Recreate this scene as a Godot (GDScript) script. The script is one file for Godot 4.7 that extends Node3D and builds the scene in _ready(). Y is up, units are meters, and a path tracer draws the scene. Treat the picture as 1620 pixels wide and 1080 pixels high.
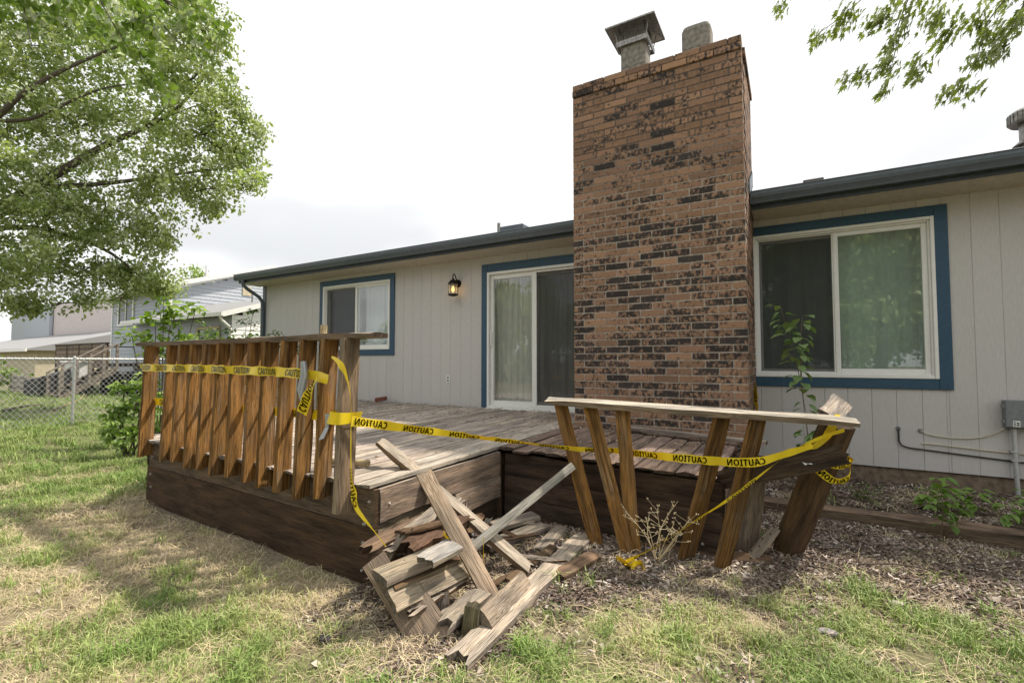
extends Node3D
# A weathered, partly collapsed timber deck behind a low house with a brick chimney. Units are metres, y up.
# The house front lies in the plane z = 0 and faces +z; the yard, the deck and the photographer are at z > 0.

var rng := RandomNumberGenerator.new()
var M := {}          # materials
var used := {}       # top-level names
var brick_cells := 0


# ------------------------------------------------------------------ geometry helper
class Geo:
	var v := PackedVector3Array()
	var n := PackedVector3Array()
	var uv := PackedVector2Array()
	var c := PackedColorArray()
	var ix := PackedInt32Array()

	func quad(a: Vector3, b: Vector3, d: Vector3, e: Vector3, col := Color.WHITE, ua := Vector2(0, 0), ub := Vector2(1, 0), ud := Vector2(1, 1), ue := Vector2(0, 1)) -> void:
		# corners counter-clockwise seen from outside
		var nn := (d - a).cross(e - b)
		nn = nn.normalized() if nn.length_squared() > 1e-20 else Vector3.UP
		var k := v.size()
		v.append_array(PackedVector3Array([a, b, d, e]))
		n.append_array(PackedVector3Array([nn, nn, nn, nn]))
		uv.append_array(PackedVector2Array([ua, ub, ud, ue]))
		c.append_array(PackedColorArray([col, col, col, col]))
		ix.append_array(PackedInt32Array([k, k + 2, k + 1, k, k + 3, k + 2]))

	func tri(a: Vector3, b: Vector3, d: Vector3, col := Color.WHITE) -> void:
		var nn := (b - a).cross(d - a)
		nn = nn.normalized() if nn.length_squared() > 1e-20 else Vector3.UP
		var k := v.size()
		v.append_array(PackedVector3Array([a, b, d]))
		n.append_array(PackedVector3Array([nn, nn, nn]))
		uv.append_array(PackedVector2Array([Vector2(a.x, a.y), Vector2(b.x, b.y), Vector2(d.x, d.y)]))
		c.append_array(PackedColorArray([col, col, col]))
		ix.append_array(PackedInt32Array([k, k + 2, k + 1]))

	# box with chamfered edges (bevel 0 = plain); lo and hi corners
	func box(lo: Vector3, hi: Vector3, col := Color.WHITE, bev := 0.0) -> void:
		if bev <= 0.0:
			var p := [Vector3(lo.x, lo.y, lo.z), Vector3(hi.x, lo.y, lo.z), Vector3(hi.x, hi.y, lo.z), Vector3(lo.x, hi.y, lo.z), Vector3(lo.x, lo.y, hi.z), Vector3(hi.x, lo.y, hi.z), Vector3(hi.x, hi.y, hi.z), Vector3(lo.x, hi.y, hi.z)]
			var dx := hi.x - lo.x
			var dy := hi.y - lo.y
			var dz := hi.z - lo.z
			face(p[4], p[5], p[6], p[7], col, dx, dy)
			face(p[1], p[0], p[3], p[2], col, dx, dy)
			face(p[5], p[1], p[2], p[6], col, dz, dy)
			face(p[0], p[4], p[7], p[3], col, dz, dy)
			face(p[7], p[6], p[2], p[3], col, dx, dz)
			face(p[0], p[1], p[5], p[4], col, dx, dz)
			return
		var ctr := (lo + hi) * 0.5
		var h := (hi - lo) * 0.5
		var axes := [Vector3.RIGHT, Vector3.UP, Vector3.BACK]
		for a in 3:
			for s in [-1.0, 1.0]:
				var na: Vector3 = axes[a] * s
				var ua: Vector3 = axes[(a + 1) % 3]
				var wa: Vector3 = axes[(a + 2) % 3] * s
				var hu: float = h[(a + 1) % 3] - bev
				var hw: float = h[(a + 2) % 3] - bev
				var o: Vector3 = ctr + na * h[a]
				face(o - ua * hu - wa * hw, o + ua * hu - wa * hw, o + ua * hu + wa * hw, o - ua * hu + wa * hw, col, 2 * hu, 2 * hw)
		for a in 3:
			var b := (a + 1) % 3
			var d := (a + 2) % 3
			for sb in [-1.0, 1.0]:
				for sd in [-1.0, 1.0]:
					var e: Vector3 = axes[a] * (h[a] - bev)
					var p1: Vector3 = ctr + axes[b] * sb * h[b] + axes[d] * sd * (h[d] - bev)
					var p2: Vector3 = ctr + axes[b] * sb * (h[b] - bev) + axes[d] * sd * h[d]
					if sb * sd > 0:
						quad(p1 - e, p2 - e, p2 + e, p1 + e, col)
					else:
						quad(p1 + e, p2 + e, p2 - e, p1 - e, col)


	func face(a: Vector3, b: Vector3, d: Vector3, e: Vector3, col: Color, du: float, dv: float) -> void:
		quad(a, b, d, e, col, Vector2(0, 0), Vector2(du, 0), Vector2(du, dv), Vector2(0, dv))

	func tube(pts: Array, radii: Array, sides := 8, col := Color.WHITE, cap := true) -> void:
		var rings := []
		var last := Vector3.ZERO
		for i in pts.size():
			var t: Vector3 = (pts[mini(i + 1, pts.size() - 1)] - pts[maxi(i - 1, 0)])
			t = t.normalized()
			var u := last - t * last.dot(t)
			if u.length() < 1e-4:
				u = t.cross(Vector3.UP if absf(t.y) < 0.9 else Vector3.RIGHT)
			u = u.normalized()
			last = u
			var w := t.cross(u)
			var ring := PackedVector3Array()
			for k in sides:
				var a := TAU * k / sides
				ring.append(u * cos(a) + w * sin(a))
			rings.append(ring)
		var base := v.size()
		var along := 0.0
		for i in pts.size():
			if i > 0:
				along += (pts[i] - pts[i - 1]).length()
			for k in sides + 1:
				var d: Vector3 = rings[i][k % sides]
				v.append(pts[i] + d * radii[mini(i, radii.size() - 1)])
				n.append(d)
				uv.append(Vector2(along, float(k) / sides * TAU * radii[0]))
				c.append(col)
		var w1 := sides + 1
		for i in pts.size() - 1:
			for k in sides:
				var p := base + i * w1 + k
				ix.append_array(PackedInt32Array([p, p + w1, p + 1, p + 1, p + w1, p + w1 + 1]))
		if cap:
			for e in [0, pts.size() - 1]:
				var mid: Vector3 = pts[e]
				for k in sides:
					var p1: Vector3 = mid + rings[e][k] * radii[mini(e, radii.size() - 1)]
					var p2: Vector3 = mid + rings[e][(k + 1) % sides] * radii[mini(e, radii.size() - 1)]
					if e == 0:
						tri(mid, p2, p1, col)
					else:
						tri(mid, p1, p2, col)

	# profile [Vector2(radius, height)] turned round a vertical axis through o
	func lathe(prof: Array, o: Vector3, sides := 16, col := Color.WHITE) -> void:
		for i in prof.size() - 1:
			for k in sides:
				var a := TAU * k / sides
				var b := TAU * (k + 1) / sides
				var p: Vector2 = prof[i]
				var q: Vector2 = prof[i + 1]
				quad(o + Vector3(cos(b) * p.x, p.y, sin(b) * p.x), o + Vector3(cos(a) * p.x, p.y, sin(a) * p.x), o + Vector3(cos(a) * q.x, q.y, sin(a) * q.x), o + Vector3(cos(b) * q.x, q.y, sin(b) * q.x), col)

	# a closed profile (z, y) carried along x from x0 to x1, with end caps
	func extrude_x(prof: Array, x0: float, x1: float, col := Color.WHITE, caps := true) -> void:
		var m := prof.size()
		var mid := Vector2.ZERO
		for p in prof:
			mid += p / m
		for k in m:
			var p: Vector2 = prof[k]
			var q: Vector2 = prof[(k + 1) % m]
			face(Vector3(x0, p.y, p.x), Vector3(x1, p.y, p.x), Vector3(x1, q.y, q.x), Vector3(x0, q.y, q.x), col, x1 - x0, p.distance_to(q))
			if caps:
				tri(Vector3(x0, mid.y, mid.x), Vector3(x0, p.y, p.x), Vector3(x0, q.y, q.x), col)
				tri(Vector3(x1, mid.y, mid.x), Vector3(x1, q.y, q.x), Vector3(x1, p.y, p.x), col)

	func mesh() -> ArrayMesh:
		var a := []
		a.resize(Mesh.ARRAY_MAX)
		a[Mesh.ARRAY_VERTEX] = v
		a[Mesh.ARRAY_NORMAL] = n
		a[Mesh.ARRAY_TEX_UV] = uv
		a[Mesh.ARRAY_COLOR] = c
		a[Mesh.ARRAY_INDEX] = ix
		var m := ArrayMesh.new()
		m.add_surface_from_arrays(Mesh.PRIMITIVE_TRIANGLES, a)
		return m


# ------------------------------------------------------------------ scene-tree helpers
func numbered(called: String) -> String:
	if not used.has(called):
		used[called] = 0
		return called
	used[called] += 1
	return "%s_%03d" % [called, used[called]]


func thing(called: String, label: String, category: String, at := Vector3.ZERO, group := "") -> Node3D:
	var o := Node3D.new()
	o.name = numbered(called)
	add_child(o)
	o.position = at
	o.set_meta("label", label)
	o.set_meta("category", category)
	if group:
		o.set_meta("group", group)
	return o


func part(parent: Node3D, called: String, mesh: Mesh, mat: Material, label := "") -> MeshInstance3D:
	var o := MeshInstance3D.new()
	o.name = called
	o.mesh = mesh
	o.material_override = mat
	parent.add_child(o, true)
	if label:
		o.set_meta("label", label)
	return o


func gpart(parent: Node3D, called: String, g: Geo, mat: Material, label := "") -> MeshInstance3D:
	return part(parent, called, g.mesh(), mat, label)


func single(called: String, g: Geo, mat: Material, label: String, category: String, group := "") -> MeshInstance3D:
	var o := MeshInstance3D.new()
	o.name = numbered(called)
	o.mesh = g.mesh()
	o.material_override = mat
	add_child(o)
	o.set_meta("label", label)
	o.set_meta("category", category)
	if group:
		o.set_meta("group", group)
	return o


func structure(called: String, g: Geo, mat: Material) -> MeshInstance3D:
	var o := MeshInstance3D.new()
	o.name = numbered(called)
	o.mesh = g.mesh()
	o.material_override = mat
	o.set_meta("kind", "structure")
	add_child(o)
	return o


func boxpart(parent: Node3D, called: String, lo: Vector3, hi: Vector3, mat: Material, col := Color.WHITE, bev := 0.0, label := "") -> MeshInstance3D:
	var g := Geo.new()
	g.box(lo, hi, col, bev)
	return gpart(parent, called, g, mat, label)


func swarm(parent: Node3D, called: String, mesh: Mesh, mat: Material, ts: Array, cols: PackedColorArray) -> MultiMeshInstance3D:
	var mm := MultiMesh.new()
	mm.transform_format = MultiMesh.TRANSFORM_3D
	mm.use_colors = true
	mm.mesh = mesh
	mm.instance_count = ts.size()
	for i in ts.size():
		mm.set_instance_transform(i, ts[i])
		mm.set_instance_color(i, cols[i])
	var o := MultiMeshInstance3D.new()
	o.name = called
	o.multimesh = mm
	o.material_override = mat
	parent.add_child(o, true)
	return o


func lin(r: float, g: float, b: float) -> Color:
	return Color(r, g, b)


func shade(c: Color, k: float) -> Color:
	return Color(c.r * k, c.g * k, c.b * k)


func rv(a: float, b: float) -> float:
	return rng.randf_range(a, b)


# ------------------------------------------------------------------ textures
func seamless(w: int, h: int, freq: float, sd: int, oct := 3, kind := FastNoiseLite.TYPE_SIMPLEX_SMOOTH) -> Image:
	var f := FastNoiseLite.new()
	f.noise_type = kind
	f.seed = sd
	f.frequency = freq
	f.fractal_octaves = oct
	var im := f.get_seamless_image(w, h)
	im.convert(Image.FORMAT_L8)
	return im


func stretched(w: int, h: int, w0: int, freq: float, sd: int, oct := 3) -> PackedByteArray:
	var im := seamless(w0, h, freq, sd, oct)
	var wide := Image.create(w0 * 3, h, false, Image.FORMAT_L8)
	for k in 3:
		wide.blit_rect(im, Rect2i(0, 0, w0, h), Vector2i(k * w0, 0))
	wide.resize(w * 3, h, Image.INTERPOLATE_CUBIC)
	return wide.get_region(Rect2i(w, 0, w, h)).get_data()


func tex(im: Image) -> ImageTexture:
	return ImageTexture.create_from_image(im)


func wood_images() -> Array:
	var W := 1024
	var H := 512
	var a := stretched(W, H, 24, 0.06, 11, 2)      # growth-ring streaks
	var b := stretched(W, H, 96, 0.22, 12, 2)      # fine fibres
	var c := stretched(W, H, 20, 0.09, 13, 1)      # drying cracks
	var d := stretched(W, H, 256, 0.014, 14, 4)    # blotches, drawn out along the grain
	var alb := PackedByteArray()
	alb.resize(W * H * 3)
	var hgt := PackedByteArray()
	hgt.resize(W * H)
	for i in W * H:
		var s := a[i] / 255.0
		var f := b[i] / 255.0
		var e := d[i] / 255.0
		var k := absf(c[i] / 255.0 - 0.5)
		var crack := clampf(1.0 - k / 0.036, 0.0, 1.0) * clampf((e - 0.25) * 4.0, 0.0, 1.0)
		var ring := 0.5 + 0.5 * sin(s * 36.0)
		ring = ring * ring * (3.0 - 2.0 * ring)
		var t := 0.46 + 0.30 * ring + 0.36 * (f - 0.5) + 0.75 * (e - 0.5)
		t = clampf((t + 0.08) * (1.0 - 0.80 * crack), 0.02, 1.0)
		var warm := clampf(0.5 - ring * 0.5 + (e - 0.5) * 0.8, 0.0, 1.0)
		var q := pow(t, 0.5)
		alb[i * 3] = int(255.0 * clampf(q, 0, 1))
		alb[i * 3 + 1] = int(255.0 * clampf(q * (1.0 - 0.05 * warm), 0, 1))
		alb[i * 3 + 2] = int(255.0 * clampf(q * (1.0 - 0.12 * warm), 0, 1))
		hgt[i] = int(255.0 * clampf(0.35 + 0.35 * ring + 0.25 * f - 0.6 * crack, 0, 1))
	# the same timber with the remains of a brown stain: worn to grey wood in streaks
	var worn := stretched(W, H, 300, 0.012, 15, 3)
	var runs := stretched(W, H, 60, 0.05, 16, 3)
	var stn := PackedByteArray()
	stn.resize(W * H * 3)
	for i in W * H:
		var lum := pow(alb[i * 3] / 255.0, 2.2) * 1.25
		var k := clampf((worn[i] / 255.0 * 0.6 + runs[i] / 255.0 * 0.55 - 0.60) * 3.0, 0.0, 1.0) * 0.8
		var bl := clampf((0.40 - runs[i] / 255.0) * 6.0, 0.0, 1.0) * 0.75
		var col := Color(0.325, 0.168, 0.052).lerp(Color(0.245, 0.185, 0.125), k).lerp(Color(0.10, 0.06, 0.03), bl)
		var o := Color(clampf(col.r * lum, 0, 1), clampf(col.g * lum, 0, 1), clampf(col.b * lum, 0, 1)).linear_to_srgb()
		stn[i * 3] = int(o.r * 255)
		stn[i * 3 + 1] = int(o.g * 255)
		stn[i * 3 + 2] = int(o.b * 255)
	return [Image.create_from_data(W, H, false, Image.FORMAT_RGB8, alb), Image.create_from_data(W, H, false, Image.FORMAT_L8, hgt), Image.create_from_data(W, H, false, Image.FORMAT_RGB8, stn)]


func brick_images() -> Array:
	# an atlas of fired bricks, 8 across and 20 down; each cell is one brick's face
	var CW := 128
	var CH := 48
	var NX := 8
	var NY := 20
	var W := CW * NX
	var H := CH * NY
	var spots := upright(W, H, 0.05, 21)
	var flash := seamless(W, H, 0.018, 22, 2).get_data()
	var fine := seamless(W, H, 0.25, 23, 2).get_data()
	var alb := PackedByteArray()
	alb.resize(W * H * 3)
	var hgt := PackedByteArray()
	hgt.resize(W * H)
	var r := RandomNumberGenerator.new()
	r.seed = 77
	var base := []
	for k in NX * NY:
		var row := k / NX
		# rows 0-9 plain to mottled, 10-19 heavily flashed
		var dark := (r.randf_range(0.0, 0.42) if r.randf() < 0.6 else r.randf_range(0.4, 0.72)) if row < 10 else r.randf_range(0.62, 1.25)
		var tone := r.randf_range(0.7, 1.22)
		var hue := r.randf_range(-0.1, 0.12)
		base.append([dark, tone, hue, r.randf_range(0.12, 0.45)])
	for y in H:
		for x in W:
			var i := y * W + x
			var q: Array = base[(y / CH) * NX + x / CW]
			var u := float(x % CW) / CW
			var sp := spots[i] / 255.0
			var fl := flash[i] / 255.0
			var fi := fine[i] / 255.0
			var mid := clampf(1.2 - absf(u - 0.5) * 2.0, 0.0, 1.0)
			var m: float = clampf((sp * 0.75 + fl * 0.5 + 0.18 * mid - 0.98 + q[0] * 0.52) * 3.4, 0.0, 1.0)
			var pale: float = clampf((0.36 - sp) * 5.0, 0.0, 1.0) * q[3]
			var k: float = q[1] * (0.82 + 0.36 * fi)
			var cr: float = lerpf(0.285 + q[2] * 0.20, 0.042, m) * k
			var cg: float = lerpf(0.168 + q[2] * 0.11, 0.033, m) * k
			var cb: float = lerpf(0.105 + q[2] * 0.02, 0.030, m) * k
			cr += pale * 0.16
			cg += pale * 0.12
			cb += pale * 0.09
			var cc := Color(clampf(cr, 0, 1), clampf(cg, 0, 1), clampf(cb, 0, 1)).linear_to_srgb()
			alb[i * 3] = int(cc.r * 255)
			alb[i * 3 + 1] = int(cc.g * 255)
			alb[i * 3 + 2] = int(cc.b * 255)
			hgt[i] = int(255.0 * clampf(0.5 + (fi - 0.5) * 0.5 + (sp - 0.5) * 0.6, 0, 1))
	return [Image.create_from_data(W, H, false, Image.FORMAT_RGB8, alb), Image.create_from_data(W, H, false, Image.FORMAT_L8, hgt)]


func upright(w: int, h: int, freq: float, sd: int) -> PackedByteArray:
	# noise drawn out a little from top to bottom, as the wire-cut face of a brick is
	var im := seamless(w, h / 2, freq, sd, 4)
	im.resize(w, h, Image.INTERPOLATE_CUBIC)
	return im.get_data()


func grain_tex(sd: int, lo: float, hi: float, freq: float, oct := 5, size := 512) -> ImageTexture:
	var im := seamless(size, size, freq, sd, oct)
	var d := im.get_data()
	for i in d.size():
		d[i] = int(255.0 * pow(clampf(lerpf(lo, hi, d[i] / 255.0), 0, 1), 1.0 / 2.2))
	return tex(Image.create_from_data(size, size, false, Image.FORMAT_L8, d))


func mat(c: Color, rough := 0.8, metal := 0.0, vc := false) -> StandardMaterial3D:
	var m := StandardMaterial3D.new()
	m.albedo_color = c.linear_to_srgb()
	m.roughness = rough
	m.metallic = metal
	m.vertex_color_use_as_albedo = vc
	return m


func textured(m: StandardMaterial3D, t: Texture2D, scale: Vector3, bump: Texture2D = null, depth := 0.1) -> StandardMaterial3D:
	m.albedo_texture = t
	m.uv1_triplanar = true
	m.uv1_world_triplanar = true
	m.uv1_scale = scale
	if bump:
		m.heightmap_enabled = true
		m.heightmap_texture = bump
		m.heightmap_scale = depth
	return m


func make_materials() -> void:
	var wi := wood_images()
	var wt := tex(wi[0])
	var wh := tex(wi[1])
	var w := mat(Color.WHITE, 0.85, 0, true)
	w.albedo_texture = wt
	w.heightmap_enabled = true
	w.heightmap_texture = wh
	w.heightmap_scale = 0.5
	w.metallic_specular = 0.3
	M.wood = w
	var sw: StandardMaterial3D = w.duplicate()
	sw.albedo_texture = tex(wi[2])
	M.stained = sw
	var bi := brick_images()
	var b := mat(Color.WHITE, 0.9)
	b.albedo_texture = tex(bi[0])
	b.heightmap_enabled = true
	b.heightmap_texture = tex(bi[1])
	b.heightmap_scale = 0.25
	M.brick = b
	var g1 := grain_tex(31, 0.72, 1.0, 0.03)
	var g2 := grain_tex(32, 0.35, 1.0, 0.02)
	var g3 := grain_tex(33, 0.45, 1.0, 0.06, 4)
	M.mortar = textured(mat(lin(0.50, 0.435, 0.37), 0.95), g2, Vector3(2, 2, 2), g3, 0.2)
	M.grimy_mortar = textured(mat(lin(0.32, 0.27, 0.23), 0.95), g2, Vector3(2, 2, 2), g3, 0.2)
	M.sooty_mortar = textured(mat(lin(0.17, 0.14, 0.12), 0.95), g2, Vector3(2, 2, 2), g3, 0.2)
	M.siding = textured(mat(lin(0.575, 0.55, 0.54), 0.6, 0, true), grain_tex(36, 0.86, 1.0, 0.05), Vector3(2.6, 0.35, 2.6), g3, 0.02)
	M.soffit = textured(mat(lin(0.62, 0.56, 0.46), 0.65), g1, Vector3(0.8, 0.8, 0.8))
	M.trim = textured(mat(lin(0.030, 0.085, 0.150), 0.5), g1, Vector3(1.2, 1.2, 1.2), g3, 0.04)
	M.gutter = textured(mat(lin(0.115, 0.142, 0.175), 0.35), g1, Vector3(0.7, 0.7, 0.7))
	M.fascia = textured(mat(lin(0.035, 0.045, 0.055), 0.5), g1, Vector3(0.7, 0.7, 0.7))
	M.vinyl = textured(mat(lin(0.82, 0.815, 0.79), 0.35), grain_tex(37, 0.93, 1.0, 0.03), Vector3(0.9, 0.9, 0.9))
	M.foundation = textured(mat(lin(0.27, 0.20, 0.145), 0.95), g2, Vector3(1.1, 1.1, 1.1), g3, 0.8)
	M.shingle = textured(mat(lin(0.16, 0.15, 0.145), 0.95), g3, Vector3(4, 4, 4), g3, 0.3)
	M.concrete = textured(mat(lin(0.34, 0.31, 0.265), 0.95), g2, Vector3(1.6, 1.6, 1.6), g3, 0.25)
	M.steel = textured(mat(lin(0.42, 0.40, 0.38), 0.45, 0.6), g2, Vector3(2, 2, 2))
	M.galv = textured(mat(lin(0.60, 0.61, 0.62), 0.42, 0.5), g1, Vector3(2, 2, 2))
	M.meter = textured(mat(lin(0.22, 0.235, 0.245), 0.45), g1, Vector3(1.5, 1.5, 1.5))
	M.iron = mat(lin(0.02, 0.016, 0.013), 0.45, 0.5)
	M.black = mat(lin(0.012, 0.012, 0.013), 0.6)
	M.white = mat(lin(0.75, 0.75, 0.74), 0.6)
	M.cable = mat(lin(0.03, 0.03, 0.03), 0.5)
	M.cable_pale = mat(lin(0.58, 0.52, 0.40), 0.5)
	M.room = mat(lin(0.34, 0.31, 0.27), 0.9)
	M.ground = textured(mat(Color.WHITE, 1.0, 0, true), g3, Vector3(0.9, 0.9, 0.9), g3, 1.5)
	M.bark = textured(mat(lin(0.16, 0.125, 0.10), 0.95), g2, Vector3(3, 0.8, 3), g3, 1.0)
	M.tape = mat(lin(0.80, 0.60, 0.02), 0.35, 0, true)
	M.tape.backlight_enabled = true
	M.tape.backlight = Color(0.5, 0.42, 0.05)
	M.ink = mat(lin(0.014, 0.013, 0.010), 0.45)
	M.duct = mat(lin(0.36, 0.38, 0.40), 0.35, 0.4)
	M.bolt = mat(lin(0.50, 0.47, 0.42), 0.6, 0.3)
	M.palewood = mat(lin(0.66, 0.54, 0.34), 0.8, 0, true)
	M.palewood.albedo_texture = wt
	M.paper = mat(lin(0.62, 0.64, 0.66), 0.7)
	var leaf := mat(Color.WHITE, 0.45, 0, true)
	leaf.backlight_enabled = true
	leaf.backlight = Color(0.78, 0.86, 0.42)
	M.leaf = leaf
	var blade := mat(Color.WHITE, 0.6, 0, true)
	blade.backlight_enabled = true
	blade.backlight = Color(0.5, 0.55, 0.3)
	M.blade = blade
	M.litter = mat(Color.WHITE, 0.9, 0, true)
	var gl := mat(lin(0.9, 0.95, 0.93), 0.0)
	gl.albedo_color.a = 0.04
	gl.transparency = BaseMaterial3D.TRANSPARENCY_ALPHA
	gl.metallic_specular = 0.5
	M.glass = gl
	var sc := mat(lin(0.035, 0.037, 0.04), 0.8)
	sc.albedo_color.a = 0.58
	sc.transparency = BaseMaterial3D.TRANSPARENCY_ALPHA
	M.screen = sc
	M.bluesiding = textured(mat(lin(0.50, 0.54, 0.60), 0.6), g1, Vector3(0.6, 0.6, 0.6))
	M.bluesiding_white = M.vinyl
	M.pinkwall = textured(mat(lin(0.72, 0.64, 0.62), 0.8), g1, Vector3(0.3, 0.3, 0.3))
	M.yellowwall = textured(mat(lin(0.60, 0.52, 0.36), 0.8), g1, Vector3(0.3, 0.3, 0.3))
	M.farroof = textured(mat(lin(0.40, 0.40, 0.41), 0.95), g3, Vector3(1.2, 1.2, 1.2))
	var bulb := mat(lin(1.0, 0.8, 0.45), 0.5)
	bulb.emission_enabled = true
	bulb.emission = Color(1.0, 0.78, 0.42)
	bulb.emission_energy_multiplier = 1.8
	M.bulb = bulb
	var lg := mat(lin(0.9, 0.85, 0.7), 0.1)
	lg.albedo_color.a = 0.10
	lg.transparency = BaseMaterial3D.TRANSPARENCY_ALPHA
	M.lampglass = lg


func cloth(c: Color) -> StandardMaterial3D:
	var m := mat(c, 0.9)
	m.rim_enabled = true
	m.rim = 0.3
	m.backlight_enabled = true
	m.backlight = shade(c, 0.6).linear_to_srgb()
	return m


# ------------------------------------------------------------------ timber
# A weathered board: length along +x from 0, thickness along y, width along z. Ends can be ragged.
func plank(L: float, w: float, t: float, face: Color, edge: Color, o := {}) -> ArrayMesh:
	var nl: int = o.get("nl", 4)
	var nw: int = o.get("nw", 2)
	var r0: float = o.get("r0", 0.0)
	var r1: float = o.get("r1", 0.0)
	var jit: float = o.get("jit", 0.0012)
	var bow: float = o.get("bow", 0.0)
	var cham: float = o.get("cham", 0.004)
	var endc: Color = o.get("endc", shade(edge, 0.55))
	var ou := rng.randf()
	var ov := rng.randf()
	var g := Geo.new()
	var top := []
	var bot := []
	var e0 := []
	var e1 := []
	for j in nw + 1:
		e0.append(rng.randf() * r0)
		e1.append(rng.randf() * r1)
	for i in nl + 1:
		var rt := PackedVector3Array()
		var rb := PackedVector3Array()
		var f := float(i) / nl
		for j in nw + 1:
			var x: float = lerpf(e0[j], L - e1[j], f)
			var z := w * (float(j) / nw - 0.5)
			var by := bow * 4.0 * f * (1.0 - f)
			var outer := j == 0 or j == nw
			var zz := z + (rv(-jit, jit) * 1.5 if outer else rv(-jit, jit))
			var thin := 1.0
			if (i == 0 and r0 > 0.01) or (i == nl and r1 > 0.01):
				thin = rv(0.45, 1.0)
			rt.append(Vector3(x, (t * 0.5 * thin - (cham if outer else 0.0)) + by + rv(-jit, jit), zz))
			rb.append(Vector3(x, -t * 0.5 * thin + (cham if outer else 0.0) + by + rv(-jit, jit), zz))
		top.append(rt)
		bot.append(rb)
	for i in nl:
		for j in nw:
			var a: Vector3 = top[i][j]
			var b: Vector3 = top[i + 1][j]
			var d: Vector3 = top[i + 1][j + 1]
			var e: Vector3 = top[i][j + 1]
			g.quad(a, e, d, b, face, Vector2(ou + a.x / 2.4, ov + a.z / 0.6), Vector2(ou + e.x / 2.4, ov + e.z / 0.6), Vector2(ou + d.x / 2.4, ov + d.z / 0.6), Vector2(ou + b.x / 2.4, ov + b.z / 0.6))
			a = bot[i][j]
			b = bot[i + 1][j]
			d = bot[i + 1][j + 1]
			e = bot[i][j + 1]
			g.quad(a, b, d, e, face, Vector2(ou + a.x / 2.4, ov + 0.5 + a.z / 0.6), Vector2(ou + b.x / 2.4, ov + 0.5 + b.z / 0.6), Vector2(ou + d.x / 2.4, ov + 0.5 + d.z / 0.6), Vector2(ou + e.x / 2.4, ov + 0.5 + e.z / 0.6))
		for s in [0, nw]:
			var a: Vector3 = top[i][s]
			var b: Vector3 = top[i + 1][s]
			var d: Vector3 = bot[i + 1][s]
			var e: Vector3 = bot[i][s]
			var q := 0.3 if s == 0 else 0.75
			var ua := Vector2(ou + a.x / 2.4, ov + q + a.y / 0.6)
			var ub := Vector2(ou + b.x / 2.4, ov + q + b.y / 0.6)
			var ud := Vector2(ou + d.x / 2.4, ov + q + d.y / 0.6)
			var ue := Vector2(ou + e.x / 2.4, ov + q + e.y / 0.6)
			if s == 0:
				g.quad(a, b, d, e, edge, ua, ub, ud, ue)
			else:
				g.quad(b, a, e, d, edge, ub, ua, ue, ud)
	for j in nw:
		for s in [0, nl]:
			var a: Vector3 = top[s][j]
			var b: Vector3 = top[s][j + 1]
			var d: Vector3 = bot[s][j + 1]
			var e: Vector3 = bot[s][j]
			var ua := Vector2(ou + a.y / 0.5, ov + a.z / 0.3)
			var ub := Vector2(ou + b.y / 0.5, ov + b.z / 0.3)
			var ud := Vector2(ou + d.y / 0.5, ov + d.z / 0.3)
			var ue := Vector2(ou + e.y / 0.5, ov + e.z / 0.3)
			if s == 0:
				g.quad(b, a, e, d, endc, ub, ua, ue, ud)
			else:
				g.quad(a, b, d, e, endc, ua, ub, ud, ue)
	return g.mesh()


func aim(p0: Vector3, p1: Vector3, up: Vector3) -> Transform3D:
	var x := (p1 - p0).normalized()
	var z := x.cross(up).normalized()
	return Transform3D(Basis(x, z.cross(x), z), p0)


# a board from p0 to p1, its broad face turned towards `up`
func lay(parent: Node3D, called: String, p0: Vector3, p1: Vector3, w: float, t: float, up: Vector3, face: Color, edge: Color, o := {}) -> MeshInstance3D:
	var m := part(parent, called, plank(p0.distance_to(p1), w, t, face, edge, o), M.wood)
	m.transform = aim(p0, p1, up)
	return m


func loose(called: String, label: String, category: String, p0: Vector3, p1: Vector3, w: float, t: float, up: Vector3, face: Color, edge: Color, o := {}, group := "") -> MeshInstance3D:
	var m := MeshInstance3D.new()
	m.name = numbered(called)
	m.mesh = plank(p0.distance_to(p1), w, t, face, edge, o)
	m.material_override = M.wood
	add_child(m)
	m.transform = aim(p0, p1, up)
	m.set_meta("label", label)
	m.set_meta("category", category)
	if group:
		m.set_meta("group", group)
	return m


const GREY := Color(0.43, 0.37, 0.315)
const PALE := Color(0.56, 0.49, 0.415)
const BROWN := Color(0.20, 0.132, 0.085)
const ORANGE := Color(0.315, 0.165, 0.055)
const DARK := Color(0.105, 0.072, 0.052)
const SILVER := Color(0.51, 0.48, 0.45)


func vary(c: Color, k := 0.12) -> Color:
	var m := 1.0 + rv(-k, k)
	return Color(c.r * m * (1 + rv(-0.03, 0.03)), c.g * m, c.b * m * (1 + rv(-0.05, 0.05)))


# ------------------------------------------------------------------ camera, sky, sun
func _ready() -> void:
	rng.seed = 4711
	setup_view()
	make_materials()
	build_ground()
	build_house()
	build_chimney()
	build_deck()
	build_front_railing()
	build_fallen_railing()
	build_debris()
	build_tapes()
	build_wall_fittings()
	build_bed()
	build_fence()
	build_neighbours()
	build_left_tree()
	build_cottonwood()
	build_right_tree()
	build_shrubs()
	build_far_trees()
	build_groundcover()


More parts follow.
